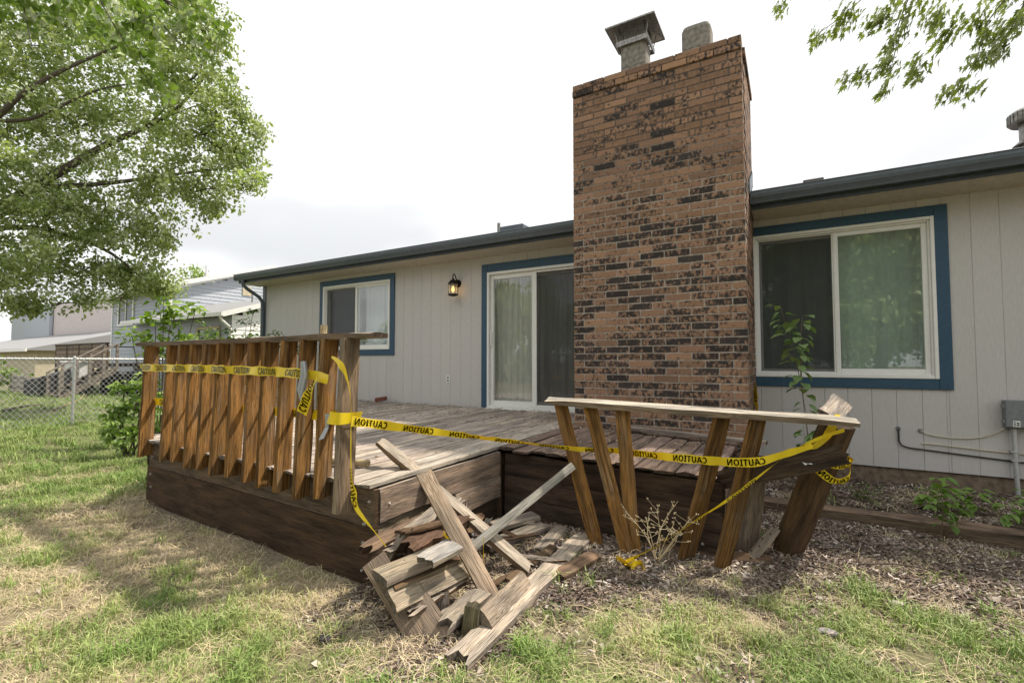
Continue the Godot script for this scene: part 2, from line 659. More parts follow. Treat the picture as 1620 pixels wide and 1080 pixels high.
func setup_view() -> void:
	var cam := Camera3D.new()
	cam.name = "camera"
	cam.fov = rad_to_deg(2.0 * atan(540.0 / 755.0))
	cam.near = 0.05
	cam.far = 400.0
	add_child(cam)
	cam.position = Vector3(0, 1.34, 6.18)
	cam.rotation = Vector3(deg_to_rad(2.43), deg_to_rad(30.3), 0)
	cam.current = true

	var W := 512
	var H := 256
	var f := FastNoiseLite.new()
	f.seed = 5
	f.frequency = 1.1
	f.fractal_octaves = 4
	var im := Image.create(W, H, false, Image.FORMAT_RGBF)
	for y in H:
		var el := PI * (0.5 - (y + 0.5) / H)
		for x in W:
			var az := TAU * (x + 0.5) / W
			var d := Vector3(cos(el) * sin(az), sin(el), -cos(el) * cos(az))
			# thin overcast: a bright veil with greyer streaks of cloud low in the sky
			var streak := f.get_noise_3d(d.x * 1.6, d.y * 7.0, d.z * 1.6) * 0.5 + 0.5
			var low := 1.0 - smoothstep(0.16, 0.52, d.y)
			var k := 0.98 - 0.24 * low * smoothstep(0.45, 0.68, streak) - 0.03 * streak
			im.set_pixel(x, y, Color(k * (0.985 + 0.0 * k) - 0.03 * (0.97 - k), k, k * 1.005 + 0.05 * (0.97 - k)))
	var pm := PanoramaSkyMaterial.new()
	pm.panorama = ImageTexture.create_from_image(im)
	pm.energy_multiplier = 1.0
	var sky := Sky.new()
	sky.sky_material = pm
	var env := Environment.new()
	env.background_mode = Environment.BG_SKY
	env.sky = sky
	env.tonemap_mode = Environment.TONE_MAPPER_LINEAR
	env.tonemap_exposure = 1.2
	env.sdfgi_enabled = true
	env.ssao_enabled = true
	env.ssil_enabled = true
	var we := WorldEnvironment.new()
	we.name = "environment"
	we.environment = env
	add_child(we)

	var sun := DirectionalLight3D.new()
	sun.name = "sun"
	sun.light_energy = 1.5
	sun.light_color = Color(1.0, 0.96, 0.90)
	sun.light_angular_distance = 2.6
	sun.shadow_enabled = true
	add_child(sun)
	sun.look_at_from_position(Vector3(0.45, 1.0, -0.51) * 10.0, Vector3.ZERO, Vector3.UP)


# ------------------------------------------------------------------ ground
var gn := FastNoiseLite.new()


func on_deck(x: float, z: float) -> bool:
	if z < 0.0 or x > -0.35:
		return false
	if x > -2.16:
		return z < 2.67
	return z < (fz(x, 4.21) if x > -5.32 else 4.04 + (x + 5.32)) and x > -7.4


# share of bark mulch and litter, and of dry straw, at a place in the yard
func mulch_at(x: float, z: float) -> float:
	var edge := 0.0
	if x < -8.0:
		return 0.0
	if x > -2.3:
		if x < -1.25:
			edge = 4.5 - (x + 2.3) * 0.1
		elif x < -0.9:
			edge = lerpf(4.3, 3.6, (x + 1.25) / 0.35)
		elif x < 0.5:
			edge = lerpf(3.55, 2.85, (x + 0.9) / 1.4)
		else:
			edge = lerpf(2.85, 2.55, clampf((x - 0.5) / 1.5, 0, 1))
	elif x > -5.4:
		edge = 3.9
	else:
		edge = 0.6
	edge += gn.get_noise_2d(x * 1.7, z * 1.7) * 0.45
	return smoothstep(edge + 0.34, edge - 0.30, z + gn.get_noise_2d(x * 5.0 + 20.0, z * 5.0) * 0.35)


func straw_at(x: float, z: float) -> float:
	var d := 0.0
	if x < -1.5 and x > -6.5:
		d = smoothstep(5.0, 4.25, z + 0.12 * (x + 3.2) + gn.get_noise_2d(x * 2.0 + 9, z * 2.0) * 0.5)
		d *= smoothstep(-6.3, -5.2, x)
	var patch := smoothstep(0.02, 0.40, gn.get_noise_2d(x * 1.1 + 40, z * 1.1 - 7) + 0.35 * gn.get_noise_2d(x * 4.5, z * 4.5 + 11))
	var near := smoothstep(7.0, 3.0, absf(x)) * 0.14
	return clampf(d + 0.55 * patch * smoothstep(9.0, 4.5, absf(x)) + 0.15 * patch + near, 0, 1)


func ground_y(x: float, z: float) -> float:
	var y := gn.get_noise_2d(x * 0.9, z * 0.9) * 0.025
	y += 0.015 * mulch_at(x, z) * smoothstep(-2.3, -1.6, x) * smoothstep(4.3, 3.2, z)
	if x > -0.3 and z < 1.35:
		y += 0.10 * smoothstep(1.36, 1.25, z)
	return y


func build_ground() -> void:
	gn.seed = 8
	gn.frequency = 0.55
	gn.fractal_octaves = 3
	var g := Geo.new()
	var xs := []
	var zs := []
	var x := -9.0
	for q in [-160.0, -80.0, -50.0, -36.0, -28.0, -22.0, -18.0, -16.0, -14.0, -12.5, -11.0, -10.0]:
		xs.append(q)
	while x < 4.0:
		xs.append(x)
		x += 0.12
	for q in [4.0, 6.0, 9.0, 14.0, 25.0, 60.0, 160.0]:
		xs.append(q)
	for q in [-160.0, -80.0, -40.0, -25.0, -16.0, -10.0, -6.0, -3.0, -1.5]:
		zs.append(q)
	var z := -0.6
	while z < 7.0:
		zs.append(z)
		z += 0.12
	for q in [7.0, 9.0, 12.0, 16.0, 22.0, 30.0, 50.0, 90.0, 160.0]:
		zs.append(q)
	var nx := xs.size()
	for b in zs.size():
		for a in nx:
			var px: float = xs[a]
			var pz: float = zs[b]
			var y := ground_y(px, pz) if absf(px) < 20 and absf(pz) < 20 else 0.0
			g.v.append(Vector3(px, y, pz))
			var e := 0.06
			g.n.append(Vector3(ground_y(px - e, pz) - ground_y(px + e, pz), 2 * e, ground_y(px, pz - e) - ground_y(px, pz + e)).normalized() if absf(px) < 20 and absf(pz) < 20 else Vector3.UP)
			g.uv.append(Vector2(px, pz))
			var m := mulch_at(px, pz)
			var s := straw_at(px, pz)
			var c := Color(0.19, 0.18, 0.085).lerp(Color(0.33, 0.26, 0.175), s * 0.85)
			c = c.lerp(Color(0.12, 0.088, 0.066), m)
			g.c.append(c)
	for b in zs.size() - 1:
		for a in nx - 1:
			var p := b * nx + a
			g.ix.append_array(PackedInt32Array([p, p + 1, p + nx, p + 1, p + nx + 1, p + nx]))
	structure("ground", g, M.ground)


# ------------------------------------------------------------------ house
const OPEN := [[-7.88, -6.10, 1.56, 2.80], [-4.04, -2.46, 0.64, 2.72], [-0.36, 1.255, 1.17, 2.79]]


func build_house() -> void:
	var h := thing("house", "low greige ranch house with blue window trim and dark gutter", "house")
	var X0 := -9.85
	var X1 := 6.0
	var YT := 2.98
	var YB := 0.265
	# grooved siding: every board between two grooves is a piece; boards are cut at the openings
	var x := X0
	var k := 0
	while x < X1:
		var wd := 0.2032
		var xe := minf(x + wd, X1)
		var cuts := [[YB, YT]]
		for o in OPEN:
			var a: float = o[0] - 0.05
			var b: float = o[1] + 0.05
			if xe > a and x < b:
				var nc := []
				if x < a and a - x > 0.02:
					siding_piece(h, x, a, YB, YT)
				if xe > b and xe - b > 0.02:
					siding_piece(h, b, xe, YB, YT)
				nc.append([o[3] + 0.04, YT, maxf(x, a), minf(xe, b)])
				if o[2] > 0.7:
					nc.append([YB, o[2] - 0.04, maxf(x, a), minf(xe, b)])
				cuts = nc
		for c in cuts:
			siding_piece(h, c[2] if c.size() > 2 else x, c[3] if c.size() > 2 else xe, c[0], c[1])
		x = xe
		k += 1
	# wall core behind the siding, with the openings left out
	var core := [[X0, OPEN[0][0]], [OPEN[0][1], OPEN[1][0]], [OPEN[1][1], OPEN[2][0]], [OPEN[2][1], X1]]
	for c in core:
		boxpart(h, "wall", Vector3(c[0] + 0.002, 0.268, -0.14), Vector3(c[1] - 0.002, 2.965, -0.0045), M.siding)
	for o in OPEN:
		boxpart(h, "wall", Vector3(o[0], o[3], -0.14), Vector3(o[1], 2.975, -0.022), M.room)
		boxpart(h, "wall", Vector3(o[0], 0.268, -0.14), Vector3(o[1], o[2] - 0.02, -0.022), M.room)
	boxpart(h, "floor", Vector3(X0, 0.45, -8.0), Vector3(X1, 0.55, -0.145), M.room)
	boxpart(h, "ceiling", Vector3(X0, 3.002, -8.0), Vector3(X1, 3.05, 0.43), M.soffit)
	boxpart(h, "rear_wall", Vector3(X0, 0.0, -8.12), Vector3(X1, 3.0, -8.0), M.siding)
	for sx in [X0, X1 - 0.12]:
		boxpart(h, "side_wall", Vector3(sx, 0.0, -7.99), Vector3(sx + 0.12, 2.985, -0.15), M.siding)
	for px in [-5.2, -1.4]:
		boxpart(h, "partition", Vector3(px, 0.55, -7.99), Vector3(px + 0.1, 2.985, -0.15), M.room)
	# foundation of rough concrete and stone below the siding
	boxpart(h, "foundation", Vector3(X0, -0.3, -0.15), Vector3(X1, 0.262, -0.03), M.foundation)
	# corner trim
	boxpart(h, "corner_board", Vector3(X0 - 0.02, YB, -0.02), Vector3(X0 + 0.085, YT - 0.002, 0.018), M.gutter, Color.WHITE, 0.003)
	# eaves
	for seg in [[-10.02, -2.15], [-0.335, X1 + 0.2]]:
		var g := Geo.new()
		g.extrude_x([Vector2(0.003, 2.972), Vector2(0.435, 2.986), Vector2(0.435, 2.998), Vector2(0.003, 2.988)], seg[0], seg[1])
		gpart(h, "soffit", g, M.soffit)
		g = Geo.new()
		g.extrude_x([Vector2(0.437, 2.982), Vector2(0.458, 2.982), Vector2(0.458, 3.12), Vector2(0.437, 3.12)], seg[0], seg[1])
		gpart(h, "fascia", g, M.fascia)
		g = Geo.new()
		# moulded gutter, open at the top
		var prof := [Vector2(0.462, 3.135), Vector2(0.462, 3.03), Vector2(0.522, 3.03), Vector2(0.530, 3.045), Vector2(0.545, 3.065), Vector2(0.562, 3.085), Vector2(0.572, 3.115), Vector2(0.572, 3.138), Vector2(0.583, 3.150), Vector2(0.572, 3.155), Vector2(0.566, 3.146), Vector2(0.566, 3.116), Vector2(0.556, 3.09), Vector2(0.538, 3.068), Vector2(0.520, 3.036), Vector2(0.468, 3.036), Vector2(0.468, 3.135)]
		g.extrude_x(prof, seg[0], seg[1], Color.WHITE, false)
		for ex in [seg[0], seg[1]]:
			g.box(Vector3(ex - 0.003, 3.03, 0.463), Vector3(ex + 0.003, 3.14, 0.565))
		gpart(h, "gutter", g, M.gutter)
	# roof slab and shingle courses near the eave
	var roof := Node3D.new()
	roof.name = "roof"
	h.add_child(roof)
	var sl := 0.285
	var rg := Geo.new()
	rg.extrude_x([Vector2(0.50, 3.125), Vector2(0.50, 3.15), Vector2(-4.0, 3.15 + 4.5 * sl), Vector2(-8.6, 3.13), Vector2(-8.6, 3.10), Vector2(-4.0, 3.12 + 4.5 * sl)], -10.1, X1 + 0.25, Color.WHITE, false)
	for ex in [-10.1, X1 + 0.25]:
		rg.quad(Vector3(ex, 3.125, 0.50), Vector3(ex, 3.15, 0.50), Vector3(ex, 3.15 + 4.5 * sl, -4.0), Vector3(ex, 3.12 + 4.5 * sl, -4.0))
		rg.quad(Vector3(ex, 3.10, -8.6), Vector3(ex, 3.12 + 4.5 * sl, -4.0), Vector3(ex, 3.15 + 4.5 * sl, -4.0), Vector3(ex, 3.13, -8.6))
	gpart(roof, "decking", rg, M.shingle)
	for row in 6:
		var zz := 0.535 - row * 0.145
		var yy := 3.157 + row * 0.145 * sl
		var sx := -10.12 - (0.5 if row % 2 else 0.0)
		var rowg := Geo.new()
		while sx < X1 + 0.2:
			var a := maxf(sx, -10.12)
			rowg.quad(Vector3(a + 0.004, yy, zz), Vector3(sx + 0.996, yy, zz), Vector3(sx + 0.996, yy + 0.008, zz), Vector3(a + 0.004, yy + 0.008, zz))
			rowg.quad(Vector3(a + 0.004, yy + 0.008, zz), Vector3(sx + 0.996, yy + 0.008, zz), Vector3(sx + 0.996, yy + 0.008 + 0.15 * sl, zz - 0.15), Vector3(a + 0.004, yy + 0.008 + 0.15 * sl, zz - 0.15))
			sx += 1.0
		gpart(roof, "shingle_course", rowg, M.shingle)
	# pipes and vents that stand above the roof edge
	var vg := Geo.new()
	vg.tube([Vector3(-4.47, 3.4, -1.0), Vector3(-4.47, 3.82, -1.0)], [0.03, 0.03], 10)
	gpart(roof, "vent_pipe", vg, M.steel)
	boxpart(roof, "roof_vent", Vector3(-4.36, 3.45, -1.25), Vector3(-3.9, 3.70, -0.85), M.gutter, Color.WHITE, 0.01)
	boxpart(roof, "roof_vent", Vector3(0.18, 3.40, -1.0), Vector3(0.40, 3.615, -0.75), M.shingle, Color.WHITE, 0.01)
	boxpart(roof, "roof_vent", Vector3(-9.15, 3.45, -1.3), Vector3(-8.95, 3.66, -1.1), M.steel, Color.WHITE, 0.01)
	# flue vent with a ribbed cap at the right
	vg = Geo.new()
	vg.lathe([Vector2(0.0, 3.5), Vector2(0.10, 3.5), Vector2(0.10, 4.0), Vector2(0.17, 3.98), Vector2(0.185, 4.0), Vector2(0.185, 4.10), Vector2(0.15, 4.13), Vector2(0, 4.14)], Vector3(2.36, 0, -1.2), 20)
	vg.lathe([Vector2(0.10, 3.80), Vector2(0.16, 3.74), Vector2(0.10, 3.735)], Vector3(2.36, 0, -1.2), 20)
	for i in 28:
		var a := TAU * i / 28
		var c := Vector3(2.36 + cos(a) * 0.187, 4.0, -1.2 + sin(a) * 0.187)
		vg.tube([c, c + Vector3(0, 0.1, 0)], [0.005, 0.005], 4)
	gpart(roof, "flue_vent", vg, M.steel)
	# downspout at the left corner
	var dg := Geo.new()
	dg.tube([Vector3(-9.80, 3.04, 0.50), Vector3(-9.80, 2.93, 0.49), Vector3(-9.80, 2.86, 0.40), Vector3(-9.80, 2.72, 0.14), Vector3(-9.80, 2.62, 0.065), Vector3(-9.80, 2.40, 0.06), Vector3(-9.80, 0.3, 0.06)], [0.037, 0.037, 0.037, 0.037, 0.037, 0.037, 0.037], 8)
	gpart(h, "downspout", dg, M.gutter)

	make_window(h, OPEN[0], -6.99, false)
	make_window(h, OPEN[2], 0.44, true)
	make_sliding_door(h, OPEN[1])
	make_curtains()


func siding_piece(h: Node3D, x0: float, x1: float, y0: float, y1: float) -> void:
	if x1 - x0 < 0.012 or y1 - y0 < 0.02:
		return
	var t := 0.965 + rng.randf() * 0.06
	boxpart(h, "siding_board", Vector3(x0 + 0.0010, y0, -0.02), Vector3(x1 - 0.0010, y1, rv(-0.001, 0.001)), M.siding, Color(t, t, t * rv(0.985, 1.01)), 0.0025)


func frame_ring(h: Node3D, called: String, x0: float, x1: float, y0: float, y1: float, wl: float, wt: float, z0: float, z1: float, m: Material, bottom := true) -> void:
	boxpart(h, called, Vector3(x0, y0, z0), Vector3(x0 + wl, y1, z1), m, Color.WHITE, 0.004)
	boxpart(h, called, Vector3(x1 - wl, y0, z0), Vector3(x1, y1, z1), m, Color.WHITE, 0.004)
	boxpart(h, called, Vector3(x0 + wl, y1 - wt, z0), Vector3(x1 - wl, y1, z1 - 0.002), m, Color.WHITE, 0.004)
	if bottom:
		boxpart(h, called, Vector3(x0 + wl, y0, z0), Vector3(x1 - wl, y0 + wt, z1 - 0.002), m, Color.WHITE, 0.004)


func pane(parent: Node3D, x0: float, x1: float, y0: float, y1: float, z: float, called := "pane") -> void:
	# double glazing: two panes with two faces each
	for dz in [0.0, -0.003, -0.014, -0.017]:
		var g := Geo.new()
		g.quad(Vector3(x0, y0, z + dz), Vector3(x1, y0, z + dz), Vector3(x1, y1, z + dz), Vector3(x0, y1, z + dz))
		gpart(parent, called, g, M.glass)


func make_window(h: Node3D, o: Array, xm: float, big: bool) -> void:
	var w := Node3D.new()
	w.name = "window"
	h.add_child(w, true)
	w.set_meta("label", "large sliding window with green curtain right of the chimney" if big else "smaller sliding window left of the wall lantern")
	var x0: float = o[0]
	var x1: float = o[1]
	var y0: float = o[2]
	var y1: float = o[3]
	frame_ring(w, "trim_board", x0 - 0.105, x1 + 0.105, y0 - 0.105, y1 + 0.105, 0.105, 0.105, 0.003, 0.024, M.trim)
	frame_ring(w, "frame", x0, x1, y0, y1, 0.032, 0.032, -0.10, 0.034, M.vinyl)
	frame_ring(w, "frame", x0 + 0.032, x1 - 0.032, y0 + 0.032, y1 - 0.032, 0.018, 0.018, -0.10, 0.012, M.vinyl)
	var a := x0 + 0.05
	var b := x1 - 0.05
	# right sash stands forward, the left one is behind an insect screen
	frame_ring(w, "sash", xm - 0.02, b, y0 + 0.05, y1 - 0.05, 0.045 if big else 0.035, 0.045 if big else 0.035, -0.045, -0.012, M.vinyl)
	pane(w, xm + 0.02, b - 0.03, y0 + 0.08, y1 - 0.08, -0.028)
	frame_ring(w, "sash", a, xm + 0.015, y0 + 0.05, y1 - 0.05, 0.04, 0.04, -0.090, -0.055, M.vinyl)
	pane(w, a + 0.03, xm - 0.02, y0 + 0.08, y1 - 0.08, -0.068)
	var g := Geo.new()
	g.quad(Vector3(a + 0.012, y0 + 0.062, -0.022), Vector3(xm - 0.03, y0 + 0.062, -0.022), Vector3(xm - 0.03, y1 - 0.062, -0.022), Vector3(a + 0.012, y1 - 0.062, -0.022))
	gpart(w, "insect_screen", g, M.screen)
	frame_ring(w, "screen_frame", a, xm - 0.021, y0 + 0.05, y1 - 0.05, 0.014, 0.014, -0.030, -0.016, M.vinyl)
	if not big:
		# slatted blind behind the left sash
		var n := 40
		var bl := Geo.new()
		for i in n:
			var yy := lerpf(y0 + 0.08, y1 - 0.06, (i + 0.5) / n)
			bl.quad(Vector3(a + 0.05, yy - 0.012, -0.165), Vector3(xm - 0.03, yy - 0.012, -0.165), Vector3(xm - 0.03, yy + 0.008, -0.180), Vector3(a + 0.05, yy + 0.008, -0.180), Color.WHITE)
		gpart(w, "blind", bl, mat(lin(0.30, 0.36, 0.42), 0.6))


func make_sliding_door(h: Node3D, o: Array) -> void:
	var w := Node3D.new()
	w.name = "sliding_door"
	h.add_child(w, true)
	w.set_meta("label", "white framed sliding glass door beside the brick chimney")
	var x0: float = o[0]
	var x1: float = o[1]
	var y0: float = o[2]
	var y1: float = o[3]
	boxpart(w, "trim_board", Vector3(x0 - 0.11, y0, 0.003), Vector3(x0, y1 + 0.13, 0.026), M.trim, Color.WHITE, 0.003)
	boxpart(w, "trim_board", Vector3(x1, y0, 0.003), Vector3(x1 + 0.11, y1 + 0.13, 0.026), M.trim, Color.WHITE, 0.003)
	boxpart(w, "trim_board", Vector3(x0, y1, 0.003), Vector3(x1, y1 + 0.13, 0.024), M.trim, Color.WHITE, 0.003)
	frame_ring(w, "frame", x0, x1, y0, y1, 0.035, 0.04, -0.12, 0.04, M.vinyl)
	boxpart(w, "threshold", Vector3(x0 - 0.02, y0 - 0.045, -0.10), Vector3(x1 + 0.02, y0 - 0.001, 0.06), M.vinyl, Color.WHITE, 0.006)
	var xm := -3.255
	frame_ring(w, "sash", x0 + 0.035, xm + 0.03, y0 + 0.04, y1 - 0.04, 0.055, 0.07, -0.055, -0.012, M.vinyl)
	pane(w, x0 + 0.08, xm - 0.02, y0 + 0.10, y1 - 0.10, -0.034)
	frame_ring(w, "sash", xm - 0.03, x1 - 0.035, y0 + 0.04, y1 - 0.04, 0.055, 0.07, -0.11, -0.068, M.vinyl)
	pane(w, xm + 0.02, x1 - 0.08, y0 + 0.10, y1 - 0.10, -0.09)
	var g := Geo.new()
	g.quad(Vector3(xm + 0.06, y0 + 0.06, -0.008), Vector3(x1 - 0.05, y0 + 0.06, -0.008), Vector3(x1 - 0.05, y1 - 0.06, -0.008), Vector3(xm + 0.06, y1 - 0.06, -0.008))
	gpart(w, "insect_screen", g, M.screen)
	frame_ring(w, "screen_frame", xm + 0.032, x1 - 0.036, y0 + 0.042, y1 - 0.042, 0.03, 0.03, -0.012, 0.006, M.vinyl)
	boxpart(w, "handle", Vector3(x0 + 0.05, 1.58, -0.012), Vector3(x0 + 0.072, 1.80, 0.022), M.vinyl, Color.WHITE, 0.005)


func drape(x0: float, x1: float, y0: float, y1: float, z: float, waves: float, depth: float, gather := 0.0) -> Geo:
	var g := Geo.new()
	var n := int(waves * 12)
	var rows := 8
	var ph := rng.randf() * 6.0
	for j in rows + 1:
		for i in n + 1:
			var f := float(i) / n
			var q := float(j) / rows
			var a := f * waves * TAU + ph + 0.6 * sin(f * 9.0) + 0.25 * sin(q * 3.0 + f * 5.0)
			var x := lerpf(x0, x1, f) + 0.012 * sin(q * 4.0 + f * 11.0)
			if gather > 0.0:
				x = lerpf(x, lerpf(x, x1, gather), smoothstep(0.75, 0.1, q) * (1.0 - f))
			g.v.append(Vector3(x, lerpf(y0, y1, q), z + depth * (0.7 * sin(a) + 0.3 * sin(a * 2.3 + 1.0))))
			g.n.append(Vector3(0, 0, 1))
			g.uv.append(Vector2(x, q))
			g.c.append(Color.WHITE)
	var w1 := n + 1
	for j in rows:
		for i in n:
			var p := j * w1 + i
			g.ix.append_array(PackedInt32Array([p, p + w1, p + 1, p + 1, p + w1, p + w1 + 1]))
	# normals from neighbours
	for j in rows + 1:
		for i in n + 1:
			var a := g.v[j * w1 + mini(i + 1, n)] - g.v[j * w1 + maxi(i - 1, 0)]
			var b := g.v[mini(j + 1, rows) * w1 + i] - g.v[maxi(j - 1, 0) * w1 + i]
			g.n[j * w1 + i] = a.cross(b).normalized()
	return g


func make_curtains() -> void:
	single("curtain", drape(-4.02, -3.20, 0.62, 2.66, -0.235, 8.0, 0.028), cloth(lin(0.50, 0.51, 0.46)), "pale curtain behind the left pane of the sliding door", "curtain")
	single("curtain", drape(-3.24, -2.40, 0.62, 2.66, -0.30, 6.0, 0.035), cloth(lin(0.44, 0.45, 0.41)), "grey curtain behind the screened pane of the sliding door", "curtain")
	single("curtain", drape(0.40, 1.24, 1.10, 2.78, -0.20, 3.5, 0.03), cloth(lin(0.20, 0.33, 0.24)), "green curtain filling the right pane of the large window", "curtain")
	single("curtain", drape(-0.30, 0.46, 1.10, 2.78, -0.50, 4.0, 0.04, 0.0), cloth(lin(0.20, 0.33, 0.24)), "green curtain in the dark behind the screened pane of the large window", "curtain")
	single("curtain", drape(-6.98, -6.12, 1.50, 2.78, -0.22, 5.0, 0.02), cloth(lin(0.60, 0.68, 0.72)), "pale blue curtain behind the left house window's clear pane", "curtain")


# ------------------------------------------------------------------ chimney
const CX0 := -2.14
const CX1 := -0.348
const CZ := 1.12
const CYB := 0.44
const COURSE := 0.0762
const NCOURSE := 54


func brick_mesh(l: float, d: float, hh: float, cell: int) -> ArrayMesh:
	# a brick with its face at +z; the face shows one cell of the atlas
	var g := Geo.new()
	var bev := 0.003
	g.box(Vector3(-l / 2, -hh / 2, -d), Vector3(l / 2, hh / 2, 0), Color.WHITE, bev)
	var cx := float(cell % 8) / 8.0
	var cy := float(cell / 8) / 20.0
	var span := minf(1.0, l / 0.244)
	for i in g.v.size():
		var p := g.v[i]
		g.uv[i] = Vector2(cx + (0.004 + 0.117 * clampf((p.x + l / 2) / l + p.z * 0.5, 0.0, 1.0) * span), cy + 0.002 + 0.046 * clampf(0.5 - p.y / hh, 0, 1))
	return g.mesh()


func build_chimney() -> void:
	var ch := thing("brick_chimney", "tall mottled red-brown brick chimney standing against the house", "chimney")
	var gap := 0.0115
	var bl := 0.256
	var hh := COURSE - gap
	var top := CYB + NCOURSE * COURSE
	# mortar body, its face set back from the bricks
	boxpart(ch, "mortar", Vector3(CX0 + 0.008, 0.0, 0.002), Vector3(CX1 - 0.008, 3.21, CZ - 0.0035), M.mortar)
	boxpart(ch, "mortar", Vector3(CX0 + 0.008, 3.21, 0.002), Vector3(CX1 - 0.008, 3.67, CZ - 0.0038), M.grimy_mortar)
	boxpart(ch, "mortar", Vector3(CX0 + 0.008, 3.67, 0.002), Vector3(CX1 - 0.008, top - 0.012, CZ - 0.004), M.sooty_mortar, Color.WHITE, 0.0, "soot-darkened mortar of the chimney top")
	var full := []
	var half := []
	for k in 160:
		full.append(brick_mesh(bl - gap, 0.09, hh, k))
		if k % 3 == 0:
			half.append(brick_mesh(bl / 2 - gap, 0.09, hh, k))
	var placed := []
	for r in NCOURSE:
		var y := CYB + (r + 0.5) * COURSE
		var out := 0.0
		if r == NCOURSE - 2:
			out = 0.018
		elif r == NCOURSE - 1:
			out = 0.006
		var x := CX0 if r % 2 == 0 else CX0 - bl / 2
		while x < CX1 - 0.01:
			var a := maxf(x, CX0)
			var b := minf(x + bl, CX1)
			if b - a > 0.03:
				placed.append([Vector3((a + b) / 2, y, CZ + out + rv(-0.0018, 0.0018)), b - a, r])
			x += bl
	# the courses above the deck show largest: the first 300 are single pieces, the rest is one part
	var rest := Geo.new()
	var count := 0
	for q in placed:
		var r: int = q[2]
		var p: Vector3 = q[0]
		# flashed, almost black bricks are commoner in the middle and lower courses
		var f := float(r) / NCOURSE
		var dark_share := 0.52 if f < 0.55 else (0.30 if f < 0.75 else 0.14)
		var cell := rng.randi_range(80, 159) if rng.randf() < dark_share else rng.randi_range(0, 79)
		var ln: float = q[1]
		var m: ArrayMesh
		if ln > 0.2:
			m = full[cell]
		elif ln > 0.1:
			m = half[(cell / 3) % half.size()]
		else:
			m = brick_mesh(ln - gap, 0.09, hh, cell)
		var wanted := r > 4 and count < 300 and r < 50
		var tr := Transform3D(Basis().rotated(Vector3.FORWARD, rv(-0.003, 0.003)), p)
		if wanted:
			var o := part(ch, "brick", m, M.brick)
			o.transform = tr
			count += 1
		else:
			join(rest, m, tr)
	# side faces (right and left) are bonded into the same courses
	for r in NCOURSE:
		var y := CYB + (r + 0.5) * COURSE
		var out := 0.018 if r == NCOURSE - 2 else (0.006 if r == NCOURSE - 1 else 0.0)
		var z := CZ - 0.092 - (bl / 2 if r % 2 else 0.0)
		while z > 0.05:
			var b := maxf(z - bl, 0.004)
			var cell := rng.randi_range(0, 120)
			var m := brick_mesh(z - b - gap, 0.09, hh, cell)
			join(rest, m, Transform3D(Basis().rotated(Vector3.UP, PI / 2), Vector3(CX1 + out, y, (z + b) / 2)))
			join(rest, m, Transform3D(Basis().rotated(Vector3.UP, -PI / 2), Vector3(CX0 - out, y, (z + b) / 2)))
			z -= bl
	var br := gpart(ch, "brickwork", rest, M.brick)
	br.set_meta("kind", "stuff")
	# crown wash
	boxpart(ch, "crown", Vector3(CX0 + 0.06, top - 0.012, 0.06), Vector3(CX1 - 0.06, top + 0.02, CZ - 0.06), M.concrete, Color.WHITE, 0.01)
	# clay and concrete flues
	var zc := 0.62
	var f1 := Geo.new()
	flue(f1, Vector3(-1.53, top, zc), 0.155, 0.145, 0.54)
	gpart(ch, "flue", f1, M.concrete, "round-cornered flue under the metal cap")
	var f2 := Geo.new()
	flue(f2, Vector3(-0.83, top, zc), 0.155, 0.15, 0.50, 0.04)
	gpart(ch, "flue", f2, M.concrete, "bare concrete flue without a cap")
	# metal rain cap with mesh sides on the first flue
	var cap := Node3D.new()
	cap.name = "rain_cap"
	ch.add_child(cap)
	var c0 := Vector3(-1.53, top + 0.54, zc)
	var g := Geo.new()
	for s in [[-0.185, 0.185, -0.175, -0.165], [-0.185, 0.185, 0.165, 0.175]]:
		g.box(c0 + Vector3(s[0], -0.03, s[2]), c0 + Vector3(s[1], 0.03, s[3]))
	for s in [-1.0, 1.0]:
		g.box(c0 + Vector3(s * 0.18 - 0.005, -0.03, -0.165), c0 + Vector3(s * 0.18 + 0.005, 0.03, 0.165))
	gpart(cap, "collar", g, M.steel)
	g = Geo.new()
	for sgn in [-1.0, 1.0]:
		var q := -0.15
		while q <= 0.1501:
			g.tube([c0 + Vector3(q, 0.02, sgn * 0.15), c0 + Vector3(q, 0.21, sgn * 0.15)], [0.0032, 0.0032], 3, Color.WHITE, false)
			g.tube([c0 + Vector3(sgn * 0.15, 0.02, q), c0 + Vector3(sgn * 0.15, 0.21, q)], [0.0032, 0.0032], 3, Color.WHITE, false)
			q += 0.02
		for k in 6:
			var yy := 0.03 + k * 0.034
			g.tube([c0 + Vector3(-0.15, yy, sgn * 0.15), c0 + Vector3(0.15, yy, sgn * 0.15)], [0.0028, 0.0028], 3, Color.WHITE, false)
			g.tube([c0 + Vector3(sgn * 0.15, yy, -0.15), c0 + Vector3(sgn * 0.15, yy, 0.15)], [0.0028, 0.0028], 3, Color.WHITE, false)
	gpart(cap, "mesh_side", g, M.steel)
	# a shallow hipped sheet-metal lid that flares out past the collar
	g = Geo.new()
	var hw := 0.29
	var hd := 0.27
	var y0 := 0.185
	var y1 := 0.275
	var ctr := [Vector3(-0.09, y1, -0.09), Vector3(0.09, y1, -0.09), Vector3(0.09, y1, 0.09), Vector3(-0.09, y1, 0.09)]
	var rim := [Vector3(-hw, y0, -hd), Vector3(hw, y0, -hd), Vector3(hw, y0, hd), Vector3(-hw, y0, hd)]
	for k in 4:
		var a: Vector3 = c0 + rim[k]
		var b: Vector3 = c0 + rim[(k + 1) % 4]
		var d: Vector3 = c0 + ctr[(k + 1) % 4]
		var e: Vector3 = c0 + ctr[k]
		g.quad(b, a, e, d)
		var dn := Vector3(0, -0.006, 0)
		g.quad(a + dn, b + dn, d + dn, e + dn)
		g.quad(a, b, b + dn * 3, a + dn * 3)
